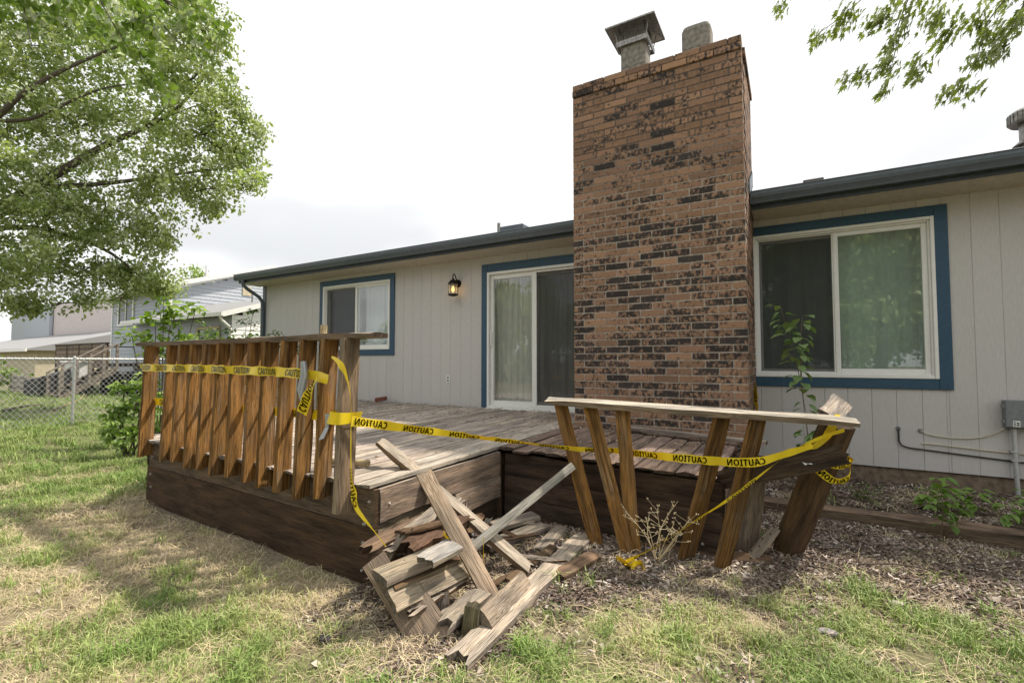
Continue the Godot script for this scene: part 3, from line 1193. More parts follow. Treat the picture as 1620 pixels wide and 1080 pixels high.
	g.quad(c0 + ctr[3], c0 + ctr[2], c0 + ctr[1], c0 + ctr[0])
	gpart(cap, "lid", g, M.steel)
	g = Geo.new()
	for s in [[-1, 1], [1, 1], [-1, -1], [1, -1]]:
		g.tube([c0 + Vector3(s[0] * 0.165, 0.0, s[1] * 0.155), c0 + Vector3(s[0] * 0.20, 0.20, s[1] * 0.19)], [0.006, 0.006], 5)
	gpart(cap, "bracket", g, M.steel)
	# step flashing against the roof at the right side
	g = Geo.new()
	for k in 5:
		g.box(Vector3(CX1 + 0.003, 3.12 + k * 0.06, 0.50 - k * 0.11), Vector3(CX1 + 0.012, 3.30 + k * 0.055, 0.60 - k * 0.11))
	gpart(ch, "flashing", g, M.gutter)


func flue(g: Geo, o: Vector3, hx: float, hz: float, h: float, round_top := 0.012) -> void:
	# rounded-rectangle tube
	var n := 24
	var ring := []
	for k in n:
		var a := TAU * k / n
		var c := cos(a)
		var s := sin(a)
		var e := 0.42
		ring.append(Vector3(signf(c) * pow(absf(c), e) * hx, 0, signf(s) * pow(absf(s), e) * hz))
	var lv := [[0.0, 1.0], [h * 0.46, 1.0], [h * 0.465, 0.975], [h * 0.472, 1.0], [h - round_top, 1.0], [h, 1.0 - round_top * 2.5], [h, 0.72], [h - 0.2, 0.70]]
	for i in lv.size() - 1:
		for k in n:
			var p: Vector3 = ring[k]
			var q: Vector3 = ring[(k + 1) % n]
			var a := Vector3(0, lv[i][0], 0)
			var b := Vector3(0, lv[i + 1][0], 0)
			g.quad(o + a + q * lv[i][1], o + a + p * lv[i][1], o + b + p * lv[i + 1][1], o + b + q * lv[i + 1][1])


func join(g: Geo, m: ArrayMesh, tr: Transform3D) -> void:
	var a := m.surface_get_arrays(0)
	var k := g.v.size()
	var v: PackedVector3Array = a[Mesh.ARRAY_VERTEX]
	var n: PackedVector3Array = a[Mesh.ARRAY_NORMAL]
	var ix: PackedInt32Array = a[Mesh.ARRAY_INDEX]
	g.v.append_array(tr * v)
	g.n.append_array(Transform3D(tr.basis, Vector3.ZERO) * n)
	g.uv.append_array(a[Mesh.ARRAY_TEX_UV])
	g.c.append_array(a[Mesh.ARRAY_COLOR])
	for i in ix.size():
		g.ix.append(ix[i] + k)


# ------------------------------------------------------------------ deck
# the deck front runs at a slight angle to the house
func fz(x: float, zc: float) -> float:
	return zc + 0.05 * (x + 2.13)


func deck_y(x: float, z: float) -> float:
	var y := 0.636 - 0.006 * z
	if x > -2.15:
		y -= 0.034 * (x + 2.15)     # the narrow part sags towards its free end
	return y


func build_deck() -> void:
	var d := thing("timber_deck", "weathered grey timber deck along the house with a broken-out front corner", "deck")
	var W := 0.1435
	var x := -2.17
	while x > -7.5:
		var f := fz(x, 4.165) if x > -5.3 else 4.0 + (x + 5.3)
		deck_board(d, x - W / 2, 0.035, f + rv(-0.02, 0.012), 0)
		x -= W
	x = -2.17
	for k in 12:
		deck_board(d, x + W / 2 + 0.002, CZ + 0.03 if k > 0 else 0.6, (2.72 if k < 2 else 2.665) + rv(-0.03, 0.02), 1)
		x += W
	# front rim: two boards high, with the lower one darker
	var up := Vector3(0.05, 0, 1)
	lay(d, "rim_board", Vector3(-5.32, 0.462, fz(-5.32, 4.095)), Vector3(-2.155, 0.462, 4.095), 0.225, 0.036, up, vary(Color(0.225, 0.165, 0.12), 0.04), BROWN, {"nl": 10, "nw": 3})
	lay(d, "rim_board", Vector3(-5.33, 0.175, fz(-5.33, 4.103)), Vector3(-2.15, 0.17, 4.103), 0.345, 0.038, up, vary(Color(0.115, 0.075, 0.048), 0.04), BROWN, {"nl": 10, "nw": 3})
	# clipped left corner
	var q := Vector3(-1, 0, 1).normalized()
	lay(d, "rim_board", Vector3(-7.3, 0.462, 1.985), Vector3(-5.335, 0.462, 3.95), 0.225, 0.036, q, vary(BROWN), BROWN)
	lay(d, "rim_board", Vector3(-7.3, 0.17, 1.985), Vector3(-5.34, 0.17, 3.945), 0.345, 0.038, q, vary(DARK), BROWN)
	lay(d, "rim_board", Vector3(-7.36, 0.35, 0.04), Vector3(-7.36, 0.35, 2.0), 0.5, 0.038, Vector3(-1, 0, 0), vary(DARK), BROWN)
	# right flank of the big part, rotten below
	var r := Vector3(1, 0, 0)
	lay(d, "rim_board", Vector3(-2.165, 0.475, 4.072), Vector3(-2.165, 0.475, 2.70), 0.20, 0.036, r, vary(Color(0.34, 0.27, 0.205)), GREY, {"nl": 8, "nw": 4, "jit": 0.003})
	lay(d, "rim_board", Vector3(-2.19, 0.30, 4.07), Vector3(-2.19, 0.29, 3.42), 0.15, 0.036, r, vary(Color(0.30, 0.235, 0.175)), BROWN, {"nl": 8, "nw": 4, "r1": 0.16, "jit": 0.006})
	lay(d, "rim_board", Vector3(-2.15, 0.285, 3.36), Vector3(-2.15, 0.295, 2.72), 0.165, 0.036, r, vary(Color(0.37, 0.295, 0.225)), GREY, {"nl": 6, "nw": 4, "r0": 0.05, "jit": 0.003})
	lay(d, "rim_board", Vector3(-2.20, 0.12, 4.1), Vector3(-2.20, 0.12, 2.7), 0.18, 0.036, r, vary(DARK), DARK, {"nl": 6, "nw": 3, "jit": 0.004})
	# inner front of the narrow part
	for s in [[0.465, 0.19, Color(0.115, 0.08, 0.06)], [0.285, 0.17, Color(0.145, 0.10, 0.075)], [0.115, 0.165, Color(0.115, 0.082, 0.062)]]:
		lay(d, "rim_board", Vector3(-2.14, s[0], 2.625), Vector3(-0.42, s[0] - 0.05, 2.625), s[1], 0.036, Vector3(0, 0, 1), vary(s[2]), DARK, {"nl": 8, "nw": 3, "jit": 0.003})
	for y in [0.42, 0.21]:
		lay(d, "rim_board", Vector3(-0.42, y, 2.64), Vector3(-0.42, y, 1.15), 0.2, 0.036, r, vary(DARK), DARK, {"nl": 6, "nw": 2})
	# framing under the boards
	for z in [0.5, 1.5, 2.5, 3.4]:
		lay(d, "joist", Vector3(-7.2 if z < 2.0 else -6.0, 0.50, z), Vector3(-2.2, 0.50, z), 0.14, 0.038, Vector3(0, 0, 1), DARK, DARK)
	for p in [Vector3(-2.24, 0, 4.03), Vector3(-5.2, 0, 3.87), Vector3(-2.24, 0, 2.6), Vector3(-0.50, 0, 2.56), Vector3(-3.7, 0, 3.95)]:
		lay(d, "post", p + Vector3(0, -0.1, 0), p + Vector3(0, 0.54, 0), 0.089, 0.089, Vector3(0, 0, 1), vary(BROWN), BROWN)
	# carriage bolts
	for b in [Vector3(-2.20, 0.50, 4.112), Vector3(-2.235, 0.365, 4.119), Vector3(-2.24, 0.255, 4.119), Vector3(-2.245, 0.09, 4.119), Vector3(-5.24, 0.44, 3.960), Vector3(-5.24, 0.16, 3.967), Vector3(-5.26, 0.28, 3.967)]:
		bolt(d, b, Vector3(0, 0, 1))
	bolt(d, Vector3(-2.146, 0.47, 4.0), Vector3(1, 0, 0))
	for b in [Vector3(-0.56, 0.34, 2.645), Vector3(-0.57, 0.22, 2.645), Vector3(-0.55, 0.09, 2.645)]:
		bolt(d, b, Vector3(0, 0, 1))
	# a few loose things on the boards
	loose("weathered_board", "long grey board lying on the deck along the chimney foot", "board", Vector3(-1.62, 0.650, 1.20), Vector3(-0.20, 0.620, 1.36), 0.09, 0.038, Vector3.UP, vary(GREY), vary(GREY), {"nl": 8, "nw": 3, "jit": 0.003, "r0": 0.03})
	var rest := thing("red_brick", "broken red brick on the deck against the house wall", "brick", Vector3(-6.15, 0.69, 0.16))
	var g := Geo.new()
	g.box(Vector3(-0.1, -0.032, -0.045), Vector3(0.1, 0.036, 0.045), Color.WHITE, 0.008)
	gpart(rest, "brick_body", g, textured(mat(lin(0.24, 0.085, 0.05), 0.9), grain_tex(41, 0.4, 1.0, 0.05, 4, 128), Vector3(5, 5, 5)))
	rest.rotation = Vector3(0.1, 0.3, 0.15)
	var dw := thing("wooden_dowel", "short pale round pole lying on the deck by the railing post", "pole", Vector3(-2.83, 0.64, 3.90))
	g = Geo.new()
	g.tube([Vector3(0, 0, 0), Vector3(0.30, 0.0, -0.09)], [0.024, 0.024], 14, Color(0.9, 0.9, 0.85))
	gpart(dw, "pole", g, M.palewood)


func bolt(parent: Node3D, at: Vector3, dir: Vector3) -> void:
	var g := Geo.new()
	g.tube([at - dir * 0.006, at + dir * 0.002, at + dir * 0.007, at + dir * 0.0085], [0.011, 0.011, 0.008, 0.003], 10)
	gpart(parent, "bolt", g, M.bolt)


func deck_board(d: Node3D, xc: float, z0: float, z1: float, kind: int) -> void:
	var c := vary(Color(0.60, 0.53, 0.475) if kind == 0 else Color(0.34, 0.255, 0.215), 0.24)  # narrow part browner: leftover stain plus some shade put into the colour
	var dy := rv(-0.005, 0.005)
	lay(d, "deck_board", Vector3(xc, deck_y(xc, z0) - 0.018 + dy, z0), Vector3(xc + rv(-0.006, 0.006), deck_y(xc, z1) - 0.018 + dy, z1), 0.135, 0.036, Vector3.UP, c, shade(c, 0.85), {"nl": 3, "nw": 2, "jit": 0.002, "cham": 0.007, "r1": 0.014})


# ------------------------------------------------------------------ railings
func build_front_railing() -> void:
	var r := thing("deck_railing", "standing brown timber railing of upright slats at the deck front", "railing")
	var xs := [-5.28, -5.0, -4.808, -4.585, -4.363, -4.143, -3.916, -3.703, -3.459, -3.264, -3.035, -2.816, -2.585]
	for i in xs.size():
		var x: float = xs[i]
		var yb := 0.455 + rv(-0.02, 0.02)
		var bz := fz(x, 4.176)
		var tz := fz(x, 4.142)
		if i == 1:
			bz -= 0.13
			tz -= 0.09
			yb = 0.62
		var lean := rv(-0.014, 0.014)
		lay(r, "baluster", Vector3(x + 0.02 + lean, yb, bz), Vector3(x + 0.02, 1.484, tz), 0.112, 0.044, Vector3(1, 0, -0.05), vary(Color.WHITE, 0.22), vary(Color(0.85, 0.85, 0.85)), {"nl": 6, "nw": 3, "jit": 0.002, "r0": 0.02, "endc": Color(0.3, 0.3, 0.3)}).material_override = M.stained
	lay(r, "post", Vector3(-2.345, 0.44, 4.185), Vector3(-2.34, 1.484, 4.15), 0.12, 0.05, Vector3(1, 0, 0), vary(Color(0.30, 0.22, 0.15)), vary(Color(0.34, 0.265, 0.19)), {"nl": 6, "nw": 3, "endc": DARK})
	lay(r, "rail_cap", Vector3(-5.52, 1.510, fz(-5.52, 4.12)), Vector3(-2.11, 1.500, 4.12), 0.142, 0.04, Vector3.UP, vary(Color(0.40, 0.335, 0.28)), vary(Color(0.27, 0.205, 0.16)), {"nl": 14, "nw": 4, "jit": 0.003, "r1": 0.035, "bow": -0.004})
	# grey-brown slat railing that runs back along the clipped corner
	var s := thing("corner_railing", "short slat railing behind the standing railing at the deck's left corner", "railing")
	for k in 3:
		var p := Vector3(-6.75 - k * 0.2, 0.62, 2.45 - k * 0.2)
		lay(s, "baluster", p + Vector3(0, -0.16, 0.05), p + Vector3(0, 0.80, 0), 0.089, 0.038, Vector3(1, 0, 0), vary(BROWN), vary(BROWN), {"nl": 4, "nw": 2})
	lay(s, "rail_cap", Vector3(-6.6, 1.43, 2.6), Vector3(-7.3, 1.43, 1.9), 0.12, 0.038, Vector3.UP, vary(GREY), vary(BROWN), {"nl": 6, "nw": 2})
	# pale survey stake tied to the railing with duct tape
	var st := thing("wooden_stake", "pale round wooden stake tied upright behind the railing with grey tape", "stake", Vector3(-2.755, 0.64, 4.0))
	var g := Geo.new()
	g.tube([Vector3(0.0, 0.0, 0.04), Vector3(-0.01, 0.5, 0.03), Vector3(-0.01, 0.95, 0.01)], [0.024, 0.024, 0.024], 14, Color(0.85, 0.85, 0.8))
	gpart(st, "pole", g, M.palewood)
	g = Geo.new()
	g.tube([Vector3(0.10, 0.70, 0.245), Vector3(0.12, 0.62, 0.25), Vector3(0.10, 0.53, 0.255), Vector3(0.12, 0.44, 0.262)], [0.018, 0.024, 0.026, 0.010], 8)
	gpart(st, "duct_tape", g, M.duct)


func build_fallen_railing() -> void:
	var r := thing("collapsed_railing", "tilted grey railing section hanging over the broken deck corner", "railing")
	lay(r, "rail_cap", Vector3(-1.62, 1.045, 2.88), Vector3(0.35, 0.982, 2.70), 0.15, 0.042, Vector3(0.02, 1, 0.10), vary(Color(0.66, 0.60, 0.545), 0.04), vary(Color(0.33, 0.265, 0.20)), {"nl": 14, "nw": 4, "jit": 0.003, "r0": 0.02, "r1": 0.02})
	var b := [
		[Vector3(-1.225, -0.02, 2.86), Vector3(-1.515, 1.022, 2.86)],
		[Vector3(-0.985, -0.03, 2.90), Vector3(-1.28, 1.012, 2.85)],
		[Vector3(-0.965, -0.02, 2.85), Vector3(-1.045, 1.006, 2.83)],
		[Vector3(-0.645, -0.03, 2.80), Vector3(-0.395, 0.985, 2.78)],
		[Vector3(-0.425, -0.03, 2.81), Vector3(-0.19, 0.98, 2.76)],
	]
	for i in b.size():
		var tw: float = [1.15, 1.2, -0.35, 0.95, 0.9][i]
		lay(r, "baluster", b[i][0], b[i][1], 0.10, 0.044, Vector3(cos(tw), 0, sin(tw)) if i != 2 else Vector3(0.25, 0, 1), vary(Color.WHITE if i < 3 else Color(0.62, 0.62, 0.62), 0.15), vary(Color.WHITE if i < 2 else Color(0.85, 0.85, 0.85)), {"nl": 6, "nw": 3, "jit": 0.003, "r0": 0.03, "endc": Color(0.3, 0.3, 0.3)}).material_override = M.stained
	# the heavy post that carried it, now leaning out, and the rail that hung on it
	var p := thing("leaning_post", "heavy dark timber post leaning right under the collapsed railing", "post")
	lay(p, "post_shaft", Vector3(-0.075, -0.06, 2.25), Vector3(0.245, 0.955, 2.56), 0.14, 0.14, Vector3(0.72, 0, 0.70), vary(Color(0.145, 0.092, 0.056)), vary(Color(0.175, 0.115, 0.07)), {"nl": 8, "nw": 4, "jit": 0.003, "r0": 0.02, "endc": DARK})
	lay(p, "cap_board", Vector3(0.20, 0.985, 2.50), Vector3(0.30, 1.075, 2.20), 0.13, 0.036, Vector3(0.55, 0.75, 0.4), vary(PALE), vary(GREY), {"nl": 4, "nw": 3, "jit": 0.004, "r1": 0.03})
	var xb := thing("broken_crossrail", "dark split crossrail slung against the leaning post under yellow tape", "rail")
	lay(xb, "rail_board", Vector3(-0.50, 0.505, 2.58), Vector3(0.285, 0.80, 2.72), 0.125, 0.04, Vector3(-0.1, 0.35, 1), vary(Color(0.115, 0.078, 0.055)), vary(Color(0.25, 0.19, 0.135)), {"nl": 8, "nw": 4, "r1": 0.06, "r0": 0.05, "jit": 0.004})
	loose("upright_plank", "wide grey plank standing upright at the right end of the deck", "plank", Vector3(-0.315, -0.03, 2.42), Vector3(-0.24, 0.58, 2.45), 0.165, 0.038, Vector3(0.15, 0, 1), vary(Color(0.33, 0.27, 0.21)), BROWN, {"nl": 4, "nw": 4})
	var nb := loose("nailed_board_end", "short grey board end with nails leaning at the leaning post's foot", "board", Vector3(-0.27, 0.01, 2.56), Vector3(-0.105, 0.22, 2.44), 0.075, 0.036, Vector3(-0.6, 0.6, 0.5), vary(GREY), vary(GREY), {"nl": 3, "nw": 3, "r1": 0.02})
	for k in 4:
		var ng := Geo.new()
		ng.lathe([Vector2(0.0035, 0.015), Vector2(0.0035, 0.022), Vector2(0.006, 0.022), Vector2(0.0, 0.024)], Vector3(0.06 + k * 0.055, 0, rv(-0.02, 0.02)), 6)
		gpart(nb, "nail", ng, M.iron)
	loose("ground_board", "narrow board lying on the ground under the collapsed railing", "board", Vector3(-1.06, 0.02, 2.76), Vector3(-0.14, 0.02, 2.54), 0.09, 0.04, Vector3(0, 1, 0.25), vary(BROWN), vary(Color(0.34, 0.26, 0.19)), {"nl": 6, "nw": 2, "jit": 0.003})


# ------------------------------------------------------------------ fallen timber
func build_debris() -> void:
	var gp := "loose timber in the broken deck corner"
	loose("fallen_plank", "pale brown slat leaning steeply, yellow tape knotted round it", "board", Vector3(-1.425, 0.055, 3.95), Vector3(-1.80, 0.735, 4.10), 0.089, 0.042, Vector3(0.75, 0.5, 0.75), vary(Color(0.60, 0.475, 0.35), 0.03), vary(Color(0.33, 0.235, 0.16)), {"nl": 6, "nw": 4, "jit": 0.002, "r1": 0.03, "r0": 0.01}, gp)
	loose("fallen_plank", "long notched slat propped from the deck edge down to the ground", "board", Vector3(-1.42, 0.03, 3.50), Vector3(-2.50, 0.785, 3.745), 0.085, 0.045, Vector3(0.5, 0.8, 0.1), vary(Color(0.54, 0.46, 0.38)), vary(Color(0.25, 0.18, 0.125)), {"nl": 8, "nw": 4, "jit": 0.004, "r0": 0.07, "r1": 0.02}, gp)
	loose("fallen_plank", "thin silver-grey slat slanting up to the fallen railing's first slat", "board", Vector3(-1.845, 0.03, 4.22), Vector3(-1.40, 0.575, 2.90), 0.055, 0.032, Vector3(0.85, 0.5, 0.3), vary(SILVER, 0.03), vary(SILVER), {"nl": 6, "nw": 2}, gp)
	loose("fallen_beam", "long pale board nearest the lawn, its front end rotted ragged", "board", Vector3(-1.272, 0.045, 4.49), Vector3(-1.34, 0.055, 2.80), 0.125, 0.042, Vector3(0.12, 1, 0.02), vary(Color(0.60, 0.525, 0.455), 0.03), vary(GREY), {"nl": 12, "nw": 7, "jit": 0.004, "r0": 0.07, "r1": 0.03}, gp)
	loose("post_stub", "short square post stub standing in the debris", "post", Vector3(-1.372, -0.08, 4.225), Vector3(-1.36, 0.165, 4.225), 0.08, 0.08, Vector3(0.25, 0, 1), vary(Color(0.21, 0.19, 0.12)), vary(Color(0.235, 0.21, 0.135)), {"nl": 4, "nw": 4, "jit": 0.003, "r1": 0.012}, gp)
	loose("fallen_board", "broken grey board ending behind the post stub", "board", Vector3(-1.475, 0.075, 4.36), Vector3(-1.455, 0.10, 4.0), 0.115, 0.04, Vector3(0.1, 1, -0.1), vary(GREY), vary(GREY), {"nl": 8, "nw": 6, "r0": 0.09, "jit": 0.004}, gp)
	loose("fallen_board", "thick grey board on edge running back from the post stub", "board", Vector3(-1.305, 0.10, 4.22), Vector3(-1.345, 0.09, 3.72), 0.10, 0.045, Vector3(0.72, 0.68, 0.1), vary(Color(0.42, 0.345, 0.27)), vary(PALE), {"nl": 6, "nw": 3, "jit": 0.003, "r1": 0.02}, gp)
	loose("fallen_board", "square-cut board second from top in the stacked pile by the corner", "board", Vector3(-1.775, 0.275, 4.44), Vector3(-1.69, 0.285, 4.03), 0.13, 0.042, Vector3(0.12, 1, 0.1), vary(Color(0.46, 0.385, 0.30)), vary(GREY), {"nl": 6, "nw": 4, "jit": 0.002}, gp)
	loose("fallen_board", "lowest long board of the stacked pile by the corner", "board", Vector3(-1.695, 0.185, 4.45), Vector3(-1.60, 0.20, 3.95), 0.12, 0.042, Vector3(0.75, 0.7, 0.1), vary(Color(0.44, 0.365, 0.29)), vary(GREY), {"nl": 6, "nw": 4, "r0": 0.03, "jit": 0.003}, gp)
	loose("fallen_board", "middle board wedged inside the stacked pile", "board", Vector3(-1.75, 0.225, 4.41), Vector3(-1.66, 0.24, 3.98), 0.12, 0.04, Vector3(0.1, 1, 0.1), vary(BROWN), vary(Color(0.30, 0.24, 0.18)), {"nl": 5, "nw": 3, "r0": 0.02}, gp)
	loose("fallen_board", "short grey board lying flat on top of the pile", "board", Vector3(-1.615, 0.335, 4.31), Vector3(-1.60, 0.345, 4.06), 0.115, 0.034, Vector3(0.15, 1, 0.12), vary(SILVER), vary(GREY), {"nl": 5, "nw": 5, "r0": 0.05, "jit": 0.003}, gp)
	loose("rotten_beam", "dark crumbling beam in the pile beside the deck flank", "beam", Vector3(-1.875, 0.29, 4.20), Vector3(-1.86, 0.32, 3.55), 0.11, 0.07, Vector3(0.3, 1, 0), vary(Color(0.20, 0.125, 0.085)), vary(Color(0.15, 0.09, 0.06)), {"nl": 10, "nw": 6, "r0": 0.10, "r1": 0.12, "jit": 0.009}, gp)
	loose("rotten_beam", "splintered brown beam end poking from under the deck flank", "beam", Vector3(-2.02, 0.31, 4.33), Vector3(-2.07, 0.33, 3.70), 0.09, 0.05, Vector3(0.4, 1, 0), vary(Color(0.26, 0.18, 0.125)), vary(Color(0.20, 0.13, 0.09)), {"nl": 8, "nw": 5, "r0": 0.08, "r1": 0.1, "jit": 0.008}, gp)
	loose("wide_slab", "grey plank twisted off the deck corner, lower edge on the ground", "plank", Vector3(-1.90, 0.31, 4.36), Vector3(-1.545, -0.02, 4.36), 0.125, 0.036, Vector3(0.45, 0.55, 0.8), vary(Color(0.33, 0.265, 0.20)), vary(BROWN), {"nl": 6, "nw": 4, "r1": 0.03, "jit": 0.004}, gp)
	loose("wide_slab", "second plank leaning beside it under the stacked pile", "plank", Vector3(-1.80, 0.27, 4.30), Vector3(-1.445, -0.03, 4.315), 0.12, 0.036, Vector3(0.45, 0.55, 0.8), vary(Color(0.36, 0.295, 0.23)), vary(BROWN), {"nl": 6, "nw": 4, "jit": 0.003}, gp)
	loose("fallen_board", "small upright board scrap behind the leaning planks", "board", Vector3(-1.59, -0.03, 4.18), Vector3(-1.61, 0.15, 4.17), 0.085, 0.034, Vector3(0.6, 0.2, 1), vary(GREY), vary(BROWN), {"nl": 3, "nw": 3, "r1": 0.02}, gp)
	loose("fallen_board", "grey board flat on the litter deepest in the broken corner", "board", Vector3(-2.0, 0.09, 3.12), Vector3(-1.80, 0.10, 2.72), 0.13, 0.04, Vector3(0.1, 1, 0), vary(GREY), vary(GREY), {"nl": 5, "nw": 3, "r0": 0.03}, gp)
	loose("fallen_board", "grey board flat on the litter behind the silver-grey slat", "board", Vector3(-1.84, 0.07, 3.40), Vector3(-1.66, 0.08, 2.80), 0.12, 0.04, Vector3(0.05, 1, 0), vary(Color(0.46, 0.39, 0.31)), vary(GREY), {"nl": 6, "nw": 3, "r1": 0.03}, gp)
	loose("fallen_board", "half-buried board on the litter right of the silver-grey slat", "board", Vector3(-1.51, 0.04, 3.24), Vector3(-1.56, 0.05, 2.75), 0.11, 0.04, Vector3(0.0, 1, 0.1), vary(Color(0.49, 0.42, 0.34)), vary(GREY), {"nl": 6, "nw": 3, "r0": 0.05}, gp)
	loose("fallen_board", "narrow board lying along the long pale board", "board", Vector3(-1.475, 0.035, 3.70), Vector3(-1.455, 0.05, 3.12), 0.06, 0.035, Vector3(0.3, 1, 0), vary(BROWN), vary(GREY), {"nl": 5, "nw": 2}, gp)
	loose("timber_block", "short brown cut block right of the long pale board", "block", Vector3(-1.245, 0.04, 3.50), Vector3(-1.155, 0.045, 3.10), 0.095, 0.05, Vector3(0.15, 1, 0), vary(Color(0.27, 0.19, 0.125)), vary(Color(0.19, 0.125, 0.08)), {"nl": 4, "nw": 3}, gp)
	var extra := [
		["thin weathered lath crossing the litter under the notched slat", Vector3(-2.08, 0.10, 3.70), Vector3(-1.62, 0.09, 3.05), 0.045, 0.018],
		["narrow split lath sticking out left of the stacked pile", Vector3(-1.95, 0.20, 4.40), Vector3(-1.78, 0.21, 3.86), 0.05, 0.02],
		["cracked narrow board resting on the rotten beam", Vector3(-1.95, 0.37, 4.15), Vector3(-1.80, 0.36, 3.72), 0.06, 0.022],
		["upright splintered board end beside the deck corner bolts", Vector3(-2.03, 0.16, 4.18), Vector3(-1.93, 0.40, 4.05), 0.075, 0.022],
		["long thin strip lying between the pile and the post stub", Vector3(-1.56, 0.05, 4.30), Vector3(-1.50, 0.05, 3.55), 0.04, 0.018],
		["short grey strip on the litter behind the timber block", Vector3(-1.28, 0.03, 3.18), Vector3(-1.10, 0.035, 2.92), 0.05, 0.02],
		["slim board sliver leaning on the deck flank's lower board", Vector3(-1.90, 0.06, 3.55), Vector3(-2.10, 0.33, 3.30), 0.06, 0.02],
		["broken board piece flat on the litter near the inner corner", Vector3(-2.06, 0.08, 2.98), Vector3(-1.72, 0.09, 2.80), 0.09, 0.03],
		["weathered strip sticking out under the lowest pile board", Vector3(-1.62, 0.12, 4.42), Vector3(-1.58, 0.13, 3.92), 0.05, 0.025],
		["pale lath lying across the long pale board's middle", Vector3(-1.55, 0.09, 3.46), Vector3(-1.24, 0.085, 3.36), 0.035, 0.015],
		["dark split board between the rotten beam and the pile", Vector3(-1.80, 0.20, 4.25), Vector3(-1.76, 0.23, 3.66), 0.08, 0.03],
	]
	for q in extra:
		loose("broken_lath", q[0], "board", q[1], q[2], q[3], q[4], Vector3(rv(-0.2, 0.5), 1, rv(-0.3, 0.3)), vary(GREY if rng.randf() < 0.65 else BROWN, 0.25), vary(BROWN), {"nl": 7, "nw": 5, "r0": 0.09, "r1": 0.08, "jit": 0.004}, gp)
	for k in 14:
		var z0 := rv(3.55, 4.15)
		var y0 := 0.10 + 0.018 * k
		var a := Vector3(rv(-2.10, -1.90), y0, z0 + 0.15)
		var e := Vector3(a.x + rv(-0.10, 0.08), y0 + rv(-0.05, 0.08), z0 - rv(0.25, 0.55))
		loose("rotten_layer", "thin rotten wood layer sagging from the deck flank", "board", a, e, rv(0.05, 0.11), rv(0.010, 0.024), Vector3(rv(0.1, 0.8), 1, rv(-0.2, 0.2)), vary(BROWN if rng.randf() < 0.6 else GREY, 0.3), vary(BROWN, 0.3), {"nl": 8, "nw": 6, "r0": 0.13, "r1": 0.13, "jit": 0.007}, gp)
	# small splinters and scraps
	for k in 28:
		var a := Vector3(rv(-2.12, -1.72), rv(0.05, 0.22), rv(3.3, 4.3))
		var dir := Vector3(rv(-0.3, 0.3), rv(-0.2, 0.2), rv(-0.9, 0.9)).normalized()
		loose("wood_splinter", "small brown wood splinter in the pile beside the deck flank", "splinter", a, a + dir * rv(0.12, 0.26), rv(0.02, 0.05), rv(0.008, 0.02), Vector3(rv(-0.3, 0.6), 1, rv(-0.3, 0.3)), vary(BROWN if k % 2 else GREY, 0.25), vary(BROWN), {"nl": 3, "nw": 3, "r0": 0.05, "r1": 0.05, "jit": 0.004}, "splinters in the debris")
	# crumpled pale paper in the hollow
	var g := Geo.new()
	crumple(g, Vector3(-2.0, 0.14, 3.35), 0.06)
	single("crumpled_paper", g, M.paper, "crumpled pale paper scrap in the litter of the broken corner", "paper")


func crumple(g: Geo, o: Vector3, s: float) -> void:
	var n := 5
	var p := []
	for j in n + 1:
		for i in n + 1:
			p.append(o + Vector3((i - n / 2.0) / n * 2.0 * s + rv(-0.2, 0.2) * s, rv(-0.28, 0.28) * s, (j - n / 2.0) / n * 1.6 * s + rv(-0.2, 0.2) * s))
	for j in n:
		for i in n:
			var k := j * (n + 1) + i
			g.tri(p[k], p[k + n + 1], p[k + 1])
			g.tri(p[k + 1], p[k + n + 1], p[k + n + 2])


# ------------------------------------------------------------------ caution tape
func smooth_line(pts: Array, step := 0.02) -> Array:
	var c := Curve3D.new()
	c.bake_interval = step
	for i in pts.size():
		var a: Vector3 = pts[maxi(i - 1, 0)]
		var b: Vector3 = pts[mini(i + 1, pts.size() - 1)]
		var t := (b - a) / 6.0
		c.add_point(pts[i], -t if i > 0 else Vector3.ZERO, t if i < pts.size() - 1 else Vector3.ZERO)
	return Array(c.get_baked_points())


